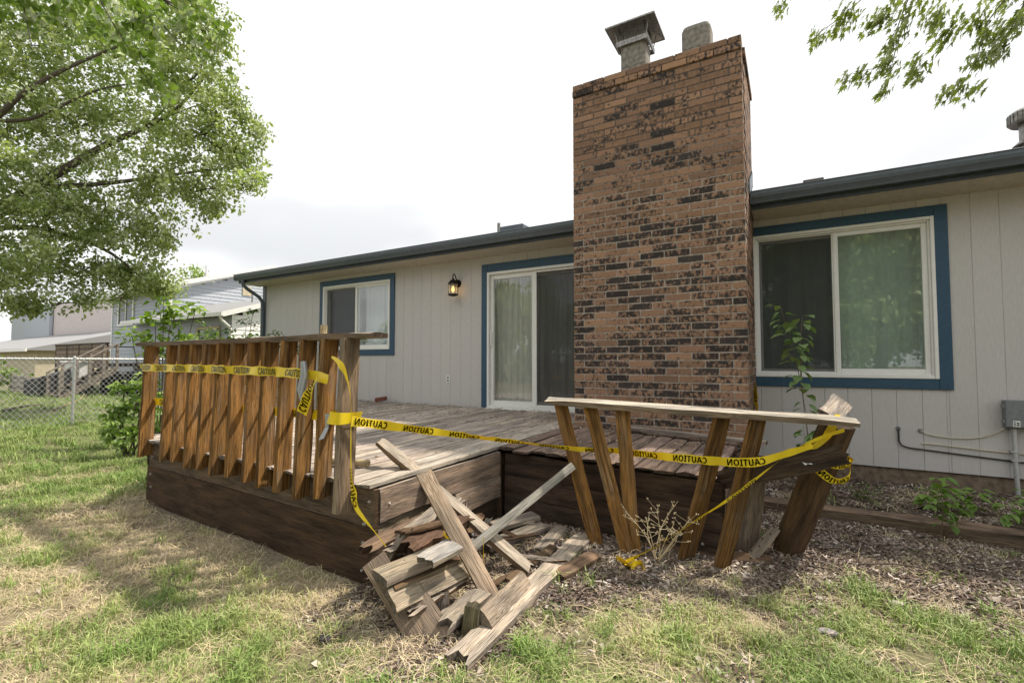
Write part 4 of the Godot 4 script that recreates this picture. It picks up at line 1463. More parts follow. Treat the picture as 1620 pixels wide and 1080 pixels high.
# A strip along pts. widths and tilts (direction across the strip) are given at both ends or per point. words repeat along it.
func tape(label: String, pts: Array, across: Array, widths: Array, mirrored: bool, first := 0.12, gap := 0.30, letters := true) -> void:
	var line := smooth_line(pts, 0.012)
	var n := line.size()
	var t := thing("caution_tape", label, "caution tape", Vector3.ZERO, "yellow caution tape strips")
	var g := Geo.new()
	var len := [0.0]
	for i in range(1, n):
		len.append(len[i - 1] + (line[i] - line[i - 1]).length())
	var total: float = len[n - 1]
	var side := []
	for i in n:
		var f: float = len[i] / maxf(total, 1e-5)
		var u := f * (across.size() - 1)
		var k := mini(int(u), across.size() - 2)
		var a: Vector3 = (across[k] as Vector3).lerp(across[k + 1], u - k)
		var uw := f * (widths.size() - 1)
		var kw := mini(int(uw), widths.size() - 2)
		var w: float = lerpf(widths[kw], widths[kw + 1], uw - kw)
		var d: Vector3 = (line[mini(i + 1, n - 1)] - line[maxi(i - 1, 0)]).normalized()
		a = (a - d * a.dot(d)).normalized()
		a = a.rotated(d, 0.22 * sin(i * 0.11 + total * 7.0) + 0.12 * sin(i * 0.31)) * w * (0.93 + 0.07 * sin(i * 0.23 + 2.0))
		side.append(a)
	for i in n:
		var wob: Vector3 = (side[i] as Vector3) * 0.5
		var d: Vector3 = (line[mini(i + 1, n - 1)] - line[maxi(i - 1, 0)]).normalized()
		var nn := d.cross(side[i]).normalized()
		var ripple := 0.0030 * sin(i * 0.35) * minf(1.0, (side[i] as Vector3).length() / 0.07)
		for q in 3:
			g.v.append(line[i] + wob * (q - 1) + nn * (ripple if q == 1 else -ripple))
			g.n.append(nn)
			g.uv.append(Vector2(len[i], q))
			g.c.append(Color.WHITE)
	for i in n - 1:
		for q in 2:
			var p := i * 3 + q
			g.ix.append_array(PackedInt32Array([p, p + 1, p + 3, p + 1, p + 4, p + 3]))
	gpart(t, "strip", g, M.tape)
	if not letters:
		return
	var tm := TextMesh.new()
	var sf := SystemFont.new()
	sf.font_names = PackedStringArray(["Droid Sans"])
	sf.font_weight = 700
	tm.font = sf
	tm.text = "CAUTION"
	tm.font_size = 48
	tm.pixel_size = 0.001
	tm.depth = 0.0
	var arr := tm.surface_get_arrays(0)
	var tv: PackedVector3Array = arr[Mesh.ARRAY_VERTEX]
	var ti: PackedInt32Array = arr[Mesh.ARRAY_INDEX]
	var lo := Vector3(1e9, 1e9, 0)
	var hi := Vector3(-1e9, -1e9, 0)
	for p in tv:
		lo = lo.min(p)
		hi = hi.max(p)
	var lg := Geo.new()
	var at := first
	var LW := 0.215
	while at + LW < total:
		for sgn in [-1.0, 1.0]:
			var k0 := lg.v.size()
			for p in tv:
				var fx := (p.x - lo.x) / (hi.x - lo.x)
				var fy := (p.y - lo.y) / (hi.y - lo.y)
				if mirrored:
					fx = 1.0 - fx
				var s := at + fx * LW
				var i := 0
				i = clampi(int(s / total * (n - 1)), 0, n - 2)
				while i > 0 and len[i] > s:
					i -= 1
				while i < n - 2 and len[i + 1] < s:
					i += 1
				var f: float = (s - len[i]) / maxf(len[i + 1] - len[i], 1e-6)
				var c: Vector3 = (line[i] as Vector3).lerp(line[i + 1], f)
				var a: Vector3 = (side[i] as Vector3).lerp(side[i + 1], f)
				var nn := ((line[i + 1] - line[i]) as Vector3).cross(a).normalized()
				lg.v.append(c + a * (fy - 0.5) * 0.72 + nn * sgn * 0.0050)
				lg.n.append(nn * sgn)
				lg.uv.append(Vector2.ZERO)
				lg.c.append(Color.WHITE)
			for q in ti:
				lg.ix.append(k0 + q)
		at += LW + gap
	if lg.v.size():
		gpart(t, "lettering", lg, M.ink)


func build_tapes() -> void:
	var U := Vector3.UP
	tape("tape band across the front of the standing railing's slats", [Vector3(-5.30, 1.29, 4.05), Vector3(-5.15, 1.285, 4.088), Vector3(-4.25, 1.285, 4.133), Vector3(-3.46, 1.278, 4.172), Vector3(-2.91, 1.27, 4.205), Vector3(-2.60, 1.256, 4.225), Vector3(-2.42, 1.232, 4.245)], [U, U], [0.070, 0.068], false, 0.08, 0.12)
	tape("short lettered tape tail hanging from the grey duct tape", [Vector3(-2.50, 1.245, 4.262), Vector3(-2.535, 1.18, 4.275), Vector3(-2.585, 1.10, 4.275), Vector3(-2.63, 1.02, 4.268)], [Vector3(1, 0.5, 0), Vector3(1, 0.45, 0)], [0.04, 0.078, 0.078], true, 0.03, 0.3)
	tape("tape band behind the standing railing's slats near deck level", [Vector3(-2.33, 0.985, 4.10), Vector3(-2.9, 0.985, 4.07), Vector3(-3.53, 0.98, 4.04), Vector3(-4.4, 0.97, 4.0), Vector3(-5.26, 0.96, 3.955), Vector3(-5.40, 0.962, 3.99)], [U, U], [0.072, 0.072], true, 0.1, 0.2)
	tape("folded tape wrapped round the railing's end post", [Vector3(-2.42, 1.02, 4.10), Vector3(-2.405, 1.01, 4.25), Vector3(-2.30, 1.005, 4.255), Vector3(-2.29, 1.0, 4.10)], [U, U], [0.07, 0.08], true, 5.0)
	tape("long tape strung from the end post across to the collapsed railing", [Vector3(-2.285, 0.985, 4.18), Vector3(-2.055, 0.858, 3.60), Vector3(-1.563, 0.735, 3.05), Vector3(-1.318, 0.712, 2.945), Vector3(-1.154, 0.698, 2.80), Vector3(-0.99, 0.687, 2.76), Vector3(-0.64, 0.702, 2.86), Vector3(-0.238, 0.718, 2.87), Vector3(-0.06, 0.775, 2.83), Vector3(0.10, 0.835, 2.77)], [U, Vector3(0.1, 1, 0.1), Vector3(-0.2, 0.6, 0.75), Vector3(-0.2, 0.5, 0.8), Vector3(0, 1, 0.3), U, U, Vector3(-0.3, 1, 0.2)], [0.064, 0.055, 0.042, 0.036, 0.045, 0.058, 0.062, 0.04], true, 0.02, 0.12)
	tape("thin twisted tape slanting from the leaning post down to the ground", [Vector3(0.27, 0.93, 2.67), Vector3(0.12, 0.868, 2.73), Vector3(-0.05, 0.755, 2.80), Vector3(-0.33, 0.505, 2.90), Vector3(-0.553, 0.322, 2.92), Vector3(-0.783, 0.139, 2.98), Vector3(-0.97, 0.035, 3.10)], [Vector3(0, 1, 0.3), Vector3(0.3, 0.8, 0.6), Vector3(0, 1, 0), Vector3(0.5, 0.5, 0.8), U], [0.03, 0.014, 0.02, 0.015, 0.03, 0.024], true, 0.25, 0.14)
	tape("tape strand hanging down past the deck corner from the end post", [Vector3(-2.36, 1.37, 4.27), Vector3(-2.27, 1.33, 4.285), Vector3(-2.205, 1.24, 4.285), Vector3(-2.17, 1.095, 4.285), Vector3(-2.168, 0.88, 4.285), Vector3(-2.16, 0.69, 4.285), Vector3(-2.145, 0.62, 4.285), Vector3(-2.10, 0.535, 4.30), Vector3(-2.04, 0.495, 4.31), Vector3(-1.98, 0.455, 4.31), Vector3(-1.86, 0.37, 4.31)], [Vector3(1, 0, 0), Vector3(1, 0, 0.4), Vector3(1, 0, 0), Vector3(1, 0.1, 0), Vector3(1, 0.3, 0), Vector3(0.5, 1, 0)], [0.01, 0.05, 0.016, 0.010, 0.008, 0.008, 0.012, 0.06, 0.025, 0.008, 0.008], true, 0.72, 0.3)
	tape("yellow tape knotted round the steep pale slat", [Vector3(-1.75, 0.36, 3.97), Vector3(-1.70, 0.335, 3.985), Vector3(-1.655, 0.345, 3.955), Vector3(-1.64, 0.36, 3.90)], [Vector3(0.3, 1, 0), Vector3(0.3, 1, 0)], [0.03, 0.026], true, 9.0)
	tape("limp tape end hanging behind the steep pale slat", [Vector3(-1.60, 0.30, 3.78), Vector3(-1.605, 0.22, 3.77), Vector3(-1.60, 0.12, 3.77)], [Vector3(1, 0, 0.5), Vector3(0.6, 0, 1)], [0.02, 0.055, 0.02], true, 9.0)
	tape("tangled tape loops round the leaning post", [Vector3(0.06, 0.80, 2.66), Vector3(0.14, 0.73, 2.64), Vector3(0.24, 0.70, 2.60), Vector3(0.32, 0.70, 2.45), Vector3(0.25, 0.74, 2.34), Vector3(0.10, 0.78, 2.42), Vector3(0.05, 0.74, 2.60), Vector3(0.14, 0.66, 2.62), Vector3(0.22, 0.60, 2.58), Vector3(0.30, 0.62, 2.50), Vector3(0.31, 0.72, 2.46)], [U, Vector3(0.3, 1, 0.4), U], [0.04, 0.05, 0.03, 0.05, 0.04], true, 0.1, 0.1)
	tape("tape loop passing over the collapsed railing's right end", [Vector3(0.10, 0.80, 2.66), Vector3(0.17, 0.87, 2.66), Vector3(0.22, 0.97, 2.70), Vector3(0.24, 1.02, 2.66)], [Vector3(1, 0, 0.2), Vector3(1, -0.3, 0.2)], [0.03, 0.05, 0.03], true, 9.0)
	tape("crumpled tape end lying on the grass below the fallen slats", [Vector3(-1.02, 0.03, 3.06), Vector3(-0.98, 0.07, 3.12), Vector3(-0.93, 0.03, 3.10), Vector3(-0.90, 0.06, 3.16), Vector3(-0.86, 0.04, 3.06), Vector3(-0.83, 0.02, 3.12)], [Vector3(0.2, 1, 0.5), Vector3(-0.4, 0.5, 1), Vector3(0.5, 1, -0.3)], [0.05, 0.06, 0.05], true, 9.0)
	tape("tape tail hanging beside the chimney's right edge", [Vector3(-0.315, 1.17, 0.7), Vector3(-0.318, 1.0, 0.71), Vector3(-0.31, 0.82, 0.70)], [Vector3(0.3, 0, 1), Vector3(0.8, 0, 1)], [0.02, 0.07, 0.06], true, 0.02, 0.2)
	# grey duct-tape scrap on the end post and a white scrap on the leaning post
	var g := Geo.new()
	crumple(g, Vector3(0.10, 0.715, 2.68), 0.045)
	single("paper_scrap", g, M.paper, "white torn scrap caught in the tape on the leaning post", "paper")
	g = Geo.new()
	g.quad(Vector3(-2.415, 0.92, 4.262), Vector3(-2.385, 0.93, 4.266), Vector3(-2.375, 1.03, 4.266), Vector3(-2.42, 1.03, 4.262))
	g.quad(Vector3(-2.46, 0.87, 4.275), Vector3(-2.40, 0.885, 4.285), Vector3(-2.375, 0.95, 4.27), Vector3(-2.41, 0.95, 4.268))
	single("duct_tape_scrap", g, M.duct, "grey duct tape flap on the railing's end post", "duct tape")


# ------------------------------------------------------------------ fittings on the house wall
func build_wall_fittings() -> void:
	var l := thing("wall_lantern", "black carriage lantern lit on the wall left of the sliding door", "lantern", Vector3(-4.62, 2.50, 0.0))
	var g := Geo.new()
	g.tube([Vector3(0.0, 0.10, 0.002), Vector3(0.0, 0.10, 0.022), Vector3(0.0, 0.10, 0.03)], [0.062, 0.062, 0.03], 16)
	gpart(l, "wall_plate", g, M.iron)
	g = Geo.new()
	var arm := []
	for p in smooth_line([Vector3(0, 0.10, 0.02), Vector3(0, 0.16, 0.05), Vector3(0, 0.225, 0.085), Vector3(0, 0.235, 0.125), Vector3(0, 0.20, 0.14), Vector3(0, 0.165, 0.135)], 0.015):
		arm.append(p)
	var rad := []
	rad.resize(arm.size())
	rad.fill(0.009)
	g.tube(arm, rad, 8)
	gpart(l, "arm", g, M.iron)
	var o := Vector3(0, 0, 0.135)
	g = Geo.new()
	g.lathe([Vector2(0.0, 0.18), Vector2(0.014, 0.17), Vector2(0.016, 0.15), Vector2(0.05, 0.13), Vector2(0.078, 0.09), Vector2(0.084, 0.07), Vector2(0.078, 0.066), Vector2(0.0, 0.075)], o, 18)
	gpart(l, "hood", g, M.iron)
	g = Geo.new()
	g.lathe([Vector2(0.068, -0.085), Vector2(0.074, 0.068)], o, 18)
	gpart(l, "glass", g, M.lampglass)
	g = Geo.new()
	for k in 6:
		var a := TAU * (k + 0.5) / 6
		var d := Vector3(cos(a), 0, sin(a))
		g.tube([o + d * 0.071 + Vector3(0, -0.09, 0), o + d * 0.077 + Vector3(0, 0.07, 0)], [0.0045, 0.0045], 5)
	gpart(l, "cage_bar", g, M.iron)
	g = Geo.new()
	g.lathe([Vector2(0.0, -0.085), Vector2(0.080, -0.085), Vector2(0.084, -0.10), Vector2(0.06, -0.115), Vector2(0.012, -0.12), Vector2(0, -0.135)], o, 18)
	gpart(l, "base", g, M.iron)
	g = Geo.new()
	g.lathe([Vector2(0.0, -0.05), Vector2(0.018, -0.045), Vector2(0.026, -0.015), Vector2(0.018, 0.02), Vector2(0.0, 0.045)], o, 14)
	gpart(l, "light_bulb", g, M.bulb)
	var om := OmniLight3D.new()
	om.name = "lantern_light"
	om.light_color = Color(1.0, 0.78, 0.45)
	om.light_energy = 0.006
	om.light_size = 0.02
	om.omni_range = 4.0
	om.omni_attenuation = 2.0
	om.shadow_enabled = true
	l.add_child(om)
	om.position = o

	var ot := thing("outdoor_outlet", "small grey power outlet low on the wall left of the door", "outlet", Vector3(-4.81, 1.06, 0.0))
	boxpart(ot, "plate", Vector3(-0.036, -0.055, 0.001), Vector3(0.036, 0.055, 0.010), M.vinyl, Color(1, 1, 1), 0.003)
	for y in [-0.025, 0.025]:
		boxpart(ot, "socket", Vector3(-0.017, y - 0.015, 0.0105), Vector3(0.017, y + 0.015, 0.014), M.meter, Color.WHITE, 0.003)

	var mb := thing("utility_box", "grey metal utility box on the wall at the right edge", "utility box", Vector3(1.72, 0.73, 0.0))
	boxpart(mb, "body", Vector3(-0.03, 0.0, 0.002), Vector3(0.26, 0.255, 0.10), M.meter, Color.WHITE, 0.008)
	boxpart(mb, "cover", Vector3(-0.034, 0.012, 0.101), Vector3(0.264, 0.26, 0.115), M.meter, Color.WHITE, 0.006)
	boxpart(mb, "hinge", Vector3(-0.05, 0.05, 0.06), Vector3(-0.031, 0.075, 0.105), M.meter)
	boxpart(mb, "hinge", Vector3(-0.05, 0.19, 0.06), Vector3(-0.031, 0.215, 0.105), M.meter)
	boxpart(mb, "sticker", Vector3(0.012, 0.02, 0.1155), Vector3(0.06, 0.075, 0.1165), M.white)
	g = Geo.new()
	for k in 3:
		g.box(Vector3(0.016, 0.028 + k * 0.015, 0.1172), Vector3(0.030, 0.036 + k * 0.015, 0.1178))
	g.lathe([Vector2(0.0, 0), Vector2(0.001, 0)], Vector3(0.045, 0.048, 0.1175), 4)
	for k in 2:
		g.box(Vector3(0.036, 0.03 + k * 0.018, 0.1172), Vector3(0.054, 0.042 + k * 0.018, 0.1178))
	gpart(mb, "sticker_print", g, M.ink)
	g = Geo.new()
	g.tube([Vector3(0.035, 0.0, 0.05), Vector3(0.035, -0.30, 0.05), Vector3(0.045, -0.72, 0.06)], [0.019, 0.019, 0.019], 12)
	gpart(mb, "conduit", g, M.galv)
	for y in [-0.22, -0.30]:
		boxpart(mb, "strap", Vector3(0.005, y, 0.002), Vector3(0.065, y + 0.012, 0.072), M.galv)
	cable("cable", "thin pale cable sagging to the grey utility box", [Vector3(1.10, 0.66, 0.012), Vector3(1.16, 0.625, 0.014), Vector3(1.30, 0.605, 0.012), Vector3(1.46, 0.61, 0.012), Vector3(1.60, 0.65, 0.014), Vector3(1.70, 0.725, 0.03)], 0.006, M.cable_pale)
	cable("cable", "straight cream cable running along the wall to the conduit", [Vector3(1.10, 0.53, 0.02), Vector3(1.15, 0.535, 0.015), Vector3(1.45, 0.515, 0.014), Vector3(1.72, 0.50, 0.014), Vector3(2.6, 0.47, 0.014)], 0.006, M.cable_pale)
	cable("cable", "black cable bending down the wall then right", [Vector3(0.925, 0.665, 0.012), Vector3(0.925, 0.60, 0.018), Vector3(0.93, 0.53, 0.018), Vector3(0.985, 0.485, 0.016), Vector3(1.2, 0.465, 0.014), Vector3(1.72, 0.425, 0.014), Vector3(2.6, 0.36, 0.014)], 0.008, M.cable)
	for p in [Vector3(0.925, 0.665, 0.008), Vector3(1.10, 0.655, 0.008)]:
		var c := Geo.new()
		c.tube([p - Vector3(0, 0, 0.006), p + Vector3(0, 0, 0.008)], [0.022, 0.017], 10)
		single("wall_grommet", c, M.meter, "grey caulked cable hole above the black cable" if p.x < 1.0 else "grey caulked cable hole at the pale cable's left end", "cable hole")


func cable(called: String, label: String, pts: Array, r: float, m: Material) -> void:
	var line := smooth_line(pts, 0.03)
	var rad := []
	rad.resize(line.size())
	rad.fill(r)
	var g := Geo.new()
	g.tube(line, rad, 6)
	single(called, g, m, label, "cable")


# ------------------------------------------------------------------ planting bed at the right
func build_bed() -> void:
	loose("landscape_timber", "long weathered landscape timber edging the bed under the large window", "timber", Vector3(-0.28, 0.065, 1.30), Vector3(2.6, 0.075, 1.40), 0.13, 0.13, Vector3(0, 1, 0.05), vary(Color(0.25, 0.185, 0.135)), vary(Color(0.22, 0.16, 0.115)), {"nl": 16, "nw": 4, "jit": 0.005, "cham": 0.014})


# ------------------------------------------------------------------ chain-link fence
func build_fence() -> void:
	var f := thing("chain_link_fence", "galvanised chain-link fence beyond the left lawn", "fence", Vector3(-13.2, 0, 0))
	var z0 := -7.0
	var z1 := 9.5
	var top := 1.40
	for z in [-5.4, -1.65, 2.10, 5.85, 9.4]:
		var g := Geo.new()
		g.tube([Vector3(0, -0.05, z), Vector3(0, top + 0.03, z)], [0.028, 0.028], 10)
		g.lathe([Vector2(0.032, top), Vector2(0.032, top + 0.03), Vector2(0.02, top + 0.055), Vector2(0.0, top + 0.065)], Vector3(0, 0, z), 10)
		gpart(f, "post", g, M.galv)
	var g2 := Geo.new()
	g2.tube([Vector3(0, top, z0), Vector3(0, top, z1)], [0.021, 0.021], 8)
	gpart(f, "top_rail", g2, M.galv)
	var g := Geo.new()
	var p := 0.10
	var hgt := 1.40
	var z := z0
	while z < z1:
		for s in [-1.0, 1.0]:
			var pts := [Vector3(0.032 + 0.003 * s, 0.03, z), Vector3(0.032 + 0.003 * s, 0.03 + hgt, z + s * hgt * 0.85)]
			g.tube(pts, [0.0036, 0.0036], 3, Color.WHITE, false)
		z += p
	z = z0
	while z < z1:
		g.tube([Vector3(0.032, 1.425, z), Vector3(0.032, 1.46, z + 0.02)], [0.0022, 0.0022], 3, Color.WHITE, false)
		z += p
	var m := gpart(f, "wire_mesh", g, M.galv)
	m.set_meta("kind", "stuff")


# ------------------------------------------------------------------ neighbouring plots
func lap_wall(parent: Node3D, a: Vector3, b: Vector3, h0: float, h1: Callable, m: Material) -> void:
	# horizontal lap boards from a to b (feet), each tilted out at its lower edge; h1(f) is the wall's top
	var step := 0.19
	var d := (b - a).normalized()
	var nrm := Vector3(-d.z, 0, d.x)
	var L := a.distance_to(b)
	var y := h0
	var top := maxf(h1.call(0.0), maxf(h1.call(0.5), h1.call(1.0)))
	while y < top - 0.01:
		var f0 := 0.0
		var f1 := 1.0
		# shrink towards the gable
		while f0 < 0.5 and float(h1.call(f0)) < y + step * 0.5:
			f0 += 0.01
		while f1 > 0.5 and float(h1.call(f1)) < y + step * 0.5:
			f1 -= 0.01
		if f1 - f0 < 0.03:
			break
		var p := a + d * (L * f0)
		var q := a + d * (L * f1)
		var g := Geo.new()
		var ye := minf(y + step, top)
		var lo := Vector3(0, y, 0) + nrm * 0.028
		var hi := Vector3(0, ye, 0) + nrm * 0.004
		g.quad(p + lo, q + lo, q + hi, p + hi)
		g.quad(p + Vector3(0, y, 0), q + Vector3(0, y, 0), q + lo, p + lo)
		gpart(parent, "lap_board", g, m)
		y += step


func build_neighbours() -> void:
	# blue-grey two-storey house to the left, same orientation as ours
	var h := thing("neighbour_house", "blue-grey lap-sided two-storey house behind the railing's left end", "house")
	var x0 := -32.8
	var x1 := -26.4
	var zf := -5.55
	var zb := -16.0
	var fl := func(_f): return 4.95
	boxpart(h, "core", Vector3(x0 + 0.02, 0, zb), Vector3(x1 - 0.02, 4.9, zf - 0.02), M.bluesiding)
	lap_wall(h, Vector3(x0, 0, zf), Vector3(x1, 0, zf), 1.0, fl, M.bluesiding)
	var gab := func(f): return 4.95 + 1.75 * (1.0 - absf(f - 0.5) * 2.0)
	lap_wall(h, Vector3(x1, 0, zf), Vector3(x1, 0, zb), 0.6, gab, M.bluesiding)
	boxpart(h, "corner_board", Vector3(x1 - 0.06, 0.6, zf - 0.06), Vector3(x1 + 0.05, 4.95, zf + 0.05), M.vinyl)
	boxpart(h, "corner_board", Vector3(x0 - 0.05, 0.6, zf - 0.06), Vector3(x0 + 0.06, 4.95, zf + 0.05), M.vinyl)
	var g := Geo.new()
	var zm := (zf + zb) / 2
	g.extrude_x([Vector2(zf + 0.55, 4.92), Vector2(zf + 0.55, 5.06), Vector2(zm, 6.95), Vector2(zb - 0.5, 5.06), Vector2(zb - 0.5, 4.92), Vector2(zm, 6.80)], x0 - 0.4, x1 + 0.4, Color.WHITE, false)
	var rf := gpart(h, "roof", g, M.farroof)
	g = Geo.new()
	g.quad(Vector3(x1 + 0.41, 4.86, zf + 0.56), Vector3(x1 + 0.41, 6.76, zm), Vector3(x1 + 0.41, 6.99, zm), Vector3(x1 + 0.41, 5.09, zf + 0.56))
	g.quad(Vector3(x1 + 0.41, 6.76, zm), Vector3(x1 + 0.41, 4.86, zb - 0.5), Vector3(x1 + 0.41, 5.09, zb - 0.5), Vector3(x1 + 0.41, 6.99, zm))
	g.quad(Vector3(x1 + 0.05, 4.88, zf + 0.02), Vector3(x1 + 0.41, 4.88, zf + 0.55), Vector3(x1 + 0.41, 6.78, zm), Vector3(x1 + 0.05, 6.72, zm))
	g.box(Vector3(x0 - 0.42, 4.86, zf + 0.552), Vector3(x1 + 0.42, 5.07, zf + 0.60))
	gpart(rf, "rake_board", g, M.vinyl)
	g = Geo.new()
	g.tube([Vector3(-28.0, 5.4, -8.0), Vector3(-28.0, 6.7, -8.0)], [0.06, 0.06], 8)
	gpart(rf, "vent_pipe", g, M.vinyl)
	var w := Node3D.new()
	w.name = "window"
	h.add_child(w)
	frame_ring(w, "frame", -32.0, -30.15, 3.28, 4.98, 0.11, 0.11, zf + 0.03, zf + 0.09, M.vinyl)
	boxpart(w, "mullion", Vector3(-31.1, 3.39, zf + 0.03), Vector3(-31.04, 4.86, zf + 0.08), M.vinyl)
	boxpart(w, "pane", Vector3(-31.89, 3.39, zf + 0.03), Vector3(-30.26, 4.87, zf + 0.045), mat(lin(0.05, 0.07, 0.06), 0.08))
	boxpart(h, "gable_vent", Vector3(x1 + 0.03, 5.05, -9.6), Vector3(x1 + 0.06, 5.55, -9.1), M.yellowwall)
	# lower wing in front
	var wx0 := -23.6
	var wx1 := -18.6
	var wz := -4.2
	var wg := func(f): return 3.12 + 1.0 * (1.0 - absf(f - 0.5) * 2.0)
	boxpart(h, "wing_core", Vector3(wx0 - 3.0, 0, wz - 6.0), Vector3(wx1 - 0.02, 3.1, wz - 0.02), M.bluesiding)
	lap_wall(h, Vector3(wx0 - 3.0, 0, wz), Vector3(wx1, 0, wz), 0.5, func(_f): return 3.1, M.bluesiding)
	lap_wall(h, Vector3(wx1, 0, wz), Vector3(wx1, 0, wz - 6.0), 0.5, wg, M.bluesiding_white)
	g = Geo.new()
	g.extrude_x([Vector2(wz + 0.5, 3.08), Vector2(wz + 0.5, 3.18), Vector2(wz - 3.0, 4.30), Vector2(wz - 6.5, 3.18), Vector2(wz - 6.5, 3.08), Vector2(wz - 3.0, 4.18)], wx0 - 3.0, wx1 + 0.35, Color.WHITE, false)
	var wr := gpart(h, "wing_roof", g, M.farroof)
	g = Geo.new()
	g.quad(Vector3(wx1 + 0.36, 3.02, wz + 0.52), Vector3(wx1 + 0.36, 4.14, wz - 3.0), Vector3(wx1 + 0.36, 4.34, wz - 3.0), Vector3(wx1 + 0.36, 3.22, wz + 0.52))
	g.quad(Vector3(wx1 + 0.02, 3.04, wz + 0.5), Vector3(wx1 + 0.36, 3.04, wz + 0.5), Vector3(wx1 + 0.36, 4.16, wz - 3.0), Vector3(wx1 + 0.02, 4.16, wz - 3.0))
	gpart(wr, "rake_board", g, M.vinyl)
	g = Geo.new()
	g.box(Vector3(wx0 - 3.0, 3.05, wz + 0.502), Vector3(wx1 + 0.4, 3.19, wz + 0.60))
	g.tube([Vector3(wx1 + 0.2, 3.05, wz + 0.55), Vector3(wx1 + 0.25, 2.9, wz + 0.5), Vector3(wx1 + 0.1, 2.65, wz + 0.1), Vector3(wx1 + 0.08, 2.0, wz + 0.08), Vector3(wx1 + 0.08, 0.4, wz + 0.08)], [0.055, 0.055, 0.055, 0.055, 0.055], 8)
	gpart(h, "wing_gutter", g, M.vinyl)
	g = Geo.new()
	g.tube([Vector3(-20.6, 3.6, wz - 2.0), Vector3(-20.6, 4.35, wz - 2.0)], [0.04, 0.04], 6)
	g.tube([Vector3(-25.2, 3.2, wz - 0.8), Vector3(-25.2, 4.0, wz - 0.8)], [0.03, 0.03], 6)
	gpart(wr, "vent_pipe", g, M.steel)
	var w2 := Node3D.new()
	w2.name = "patio_door"
	h.add_child(w2)
	frame_ring(w2, "frame", -21.0, -19.3, 0.8, 2.75, 0.12, 0.12, wz + 0.03, wz + 0.09, M.yellowwall)
	boxpart(w2, "pane", Vector3(-20.9, 0.9, wz + 0.03), Vector3(-19.4, 2.64, wz + 0.045), mat(lin(0.05, 0.06, 0.06), 0.1))
	boxpart(h, "wing_door", Vector3(-23.4, 0.8, wz + 0.03), Vector3(-22.5, 2.75, wz + 0.06), M.bluesiding)

	# raised deck with slat railing and stairs
	var d := thing("neighbour_deck", "dark raised deck with slat railing in front of the blue-grey house", "deck")
	var wood := Color(0.21, 0.165, 0.135)
	lay(d, "platform", Vector3(-30.2, 1.20, -3.6), Vector3(-24.6, 1.20, -3.6), 2.2, 0.16, Vector3.UP, wood, wood)
	for k in 5:
		var x := -30.1 + k * 1.35
		lay(d, "post", Vector3(x, 0, -2.48), Vector3(x, 2.14, -2.48), 0.11, 0.11, Vector3(0, 0, 1), shade(wood, 0.7), shade(wood, 0.7))
	lay(d, "rail_cap", Vector3(-30.2, 2.12, -2.48), Vector3(-24.6, 2.12, -2.48), 0.14, 0.06, Vector3.UP, wood, shade(wood, 0.6))
	lay(d, "rail_cap", Vector3(-30.16, 2.12, -2.5), Vector3(-30.16, 2.12, -5.5), 0.14, 0.06, Vector3.UP, wood, wood)
	for k in 44:
		var x := -30.05 + k * 0.124
		boxpart(d, "slat", Vector3(x, 1.10, -2.46), Vector3(x + 0.085, 2.08, -2.43), M.wood, vary(Color(0.33, 0.27, 0.23), 0.15))
	var st := thing("neighbour_stairs", "grey timber stairs coming down from the neighbour's raised deck", "stairs")
	for k in 7:
		lay(st, "tread", Vector3(-24.4 + 0.0, 1.1 - k * 0.17, -2.2 + k * 0.24), Vector3(-23.2, 1.1 - k * 0.17, -2.2 + k * 0.24), 0.26, 0.04, Vector3.UP, Color(0.34, 0.30, 0.27), Color(0.3, 0.26, 0.23))
	for x in [-24.4, -23.2]:
		lay(st, "handrail", Vector3(x, 2.05, -2.3), Vector3(x, 0.95, -0.6), 0.12, 0.05, Vector3(0, 1, 0.4), Color(0.40, 0.36, 0.33), Color(0.36, 0.32, 0.29))
		lay(st, "stringer", Vector3(x, 1.05, -2.3), Vector3(x, -0.05, -0.6), 0.22, 0.05, Vector3(1, 0, 0), Color(0.30, 0.26, 0.23), Color(0.30, 0.26, 0.23))
		for k in 5:
			var f := k / 4.0
			boxpart(st, "rail_post", Vector3(x - 0.04, 0.95 - f * 1.0, -2.34 + f * 1.7), Vector3(x + 0.04, 2.03 - f * 1.08, -2.26 + f * 1.7), M.wood, Color(0.36, 0.32, 0.29))
	var tg := Geo.new()
	for s in 7:
		var a := s / 6.0
		var zz := lerpf(-1.3, -0.4, a)
		var hh := 1.08 - 0.38 * a + 0.05 * sin(a * 9.0)
		if s > 0:
			var pa := (s - 1) / 6.0
			var pz := lerpf(-1.3, -0.4, pa)
			var ph := 1.08 - 0.38 * pa + 0.05 * sin(pa * 9.0)
			tg.quad(Vector3(-26.2, hh * 0.8, zz), Vector3(-24.5, hh, zz), Vector3(-24.5, ph, pz), Vector3(-26.2, ph * 0.8, pz))
			tg.quad(Vector3(-24.5, 0, zz), Vector3(-24.5, 0, pz), Vector3(-24.5, ph, pz), Vector3(-24.5, hh, zz))
			tg.quad(Vector3(-26.2, 0, pz), Vector3(-26.2, 0, zz), Vector3(-26.2, hh * 0.8, zz), Vector3(-26.2, ph * 0.8, pz))
	tg.quad(Vector3(-26.2, 0.0, -0.4), Vector3(-24.5, 0, -0.4), Vector3(-24.5, 0.70, -0.4), Vector3(-26.2, 0.56, -0.4))
	single("covered_trailer", tg, mat(lin(0.035, 0.035, 0.04), 0.7), "low trailer under a black cover beside the neighbour's deck", "trailer")
	var ct := thing("storage_bench", "white storage bench in front of the neighbour's slat railing", "bench", Vector3(-25.7, 0, -1.75))
	boxpart(ct, "chest", Vector3(-0.5, 0.55, -0.25), Vector3(1.0, 1.28, 0.25), M.white, Color.WHITE, 0.03)
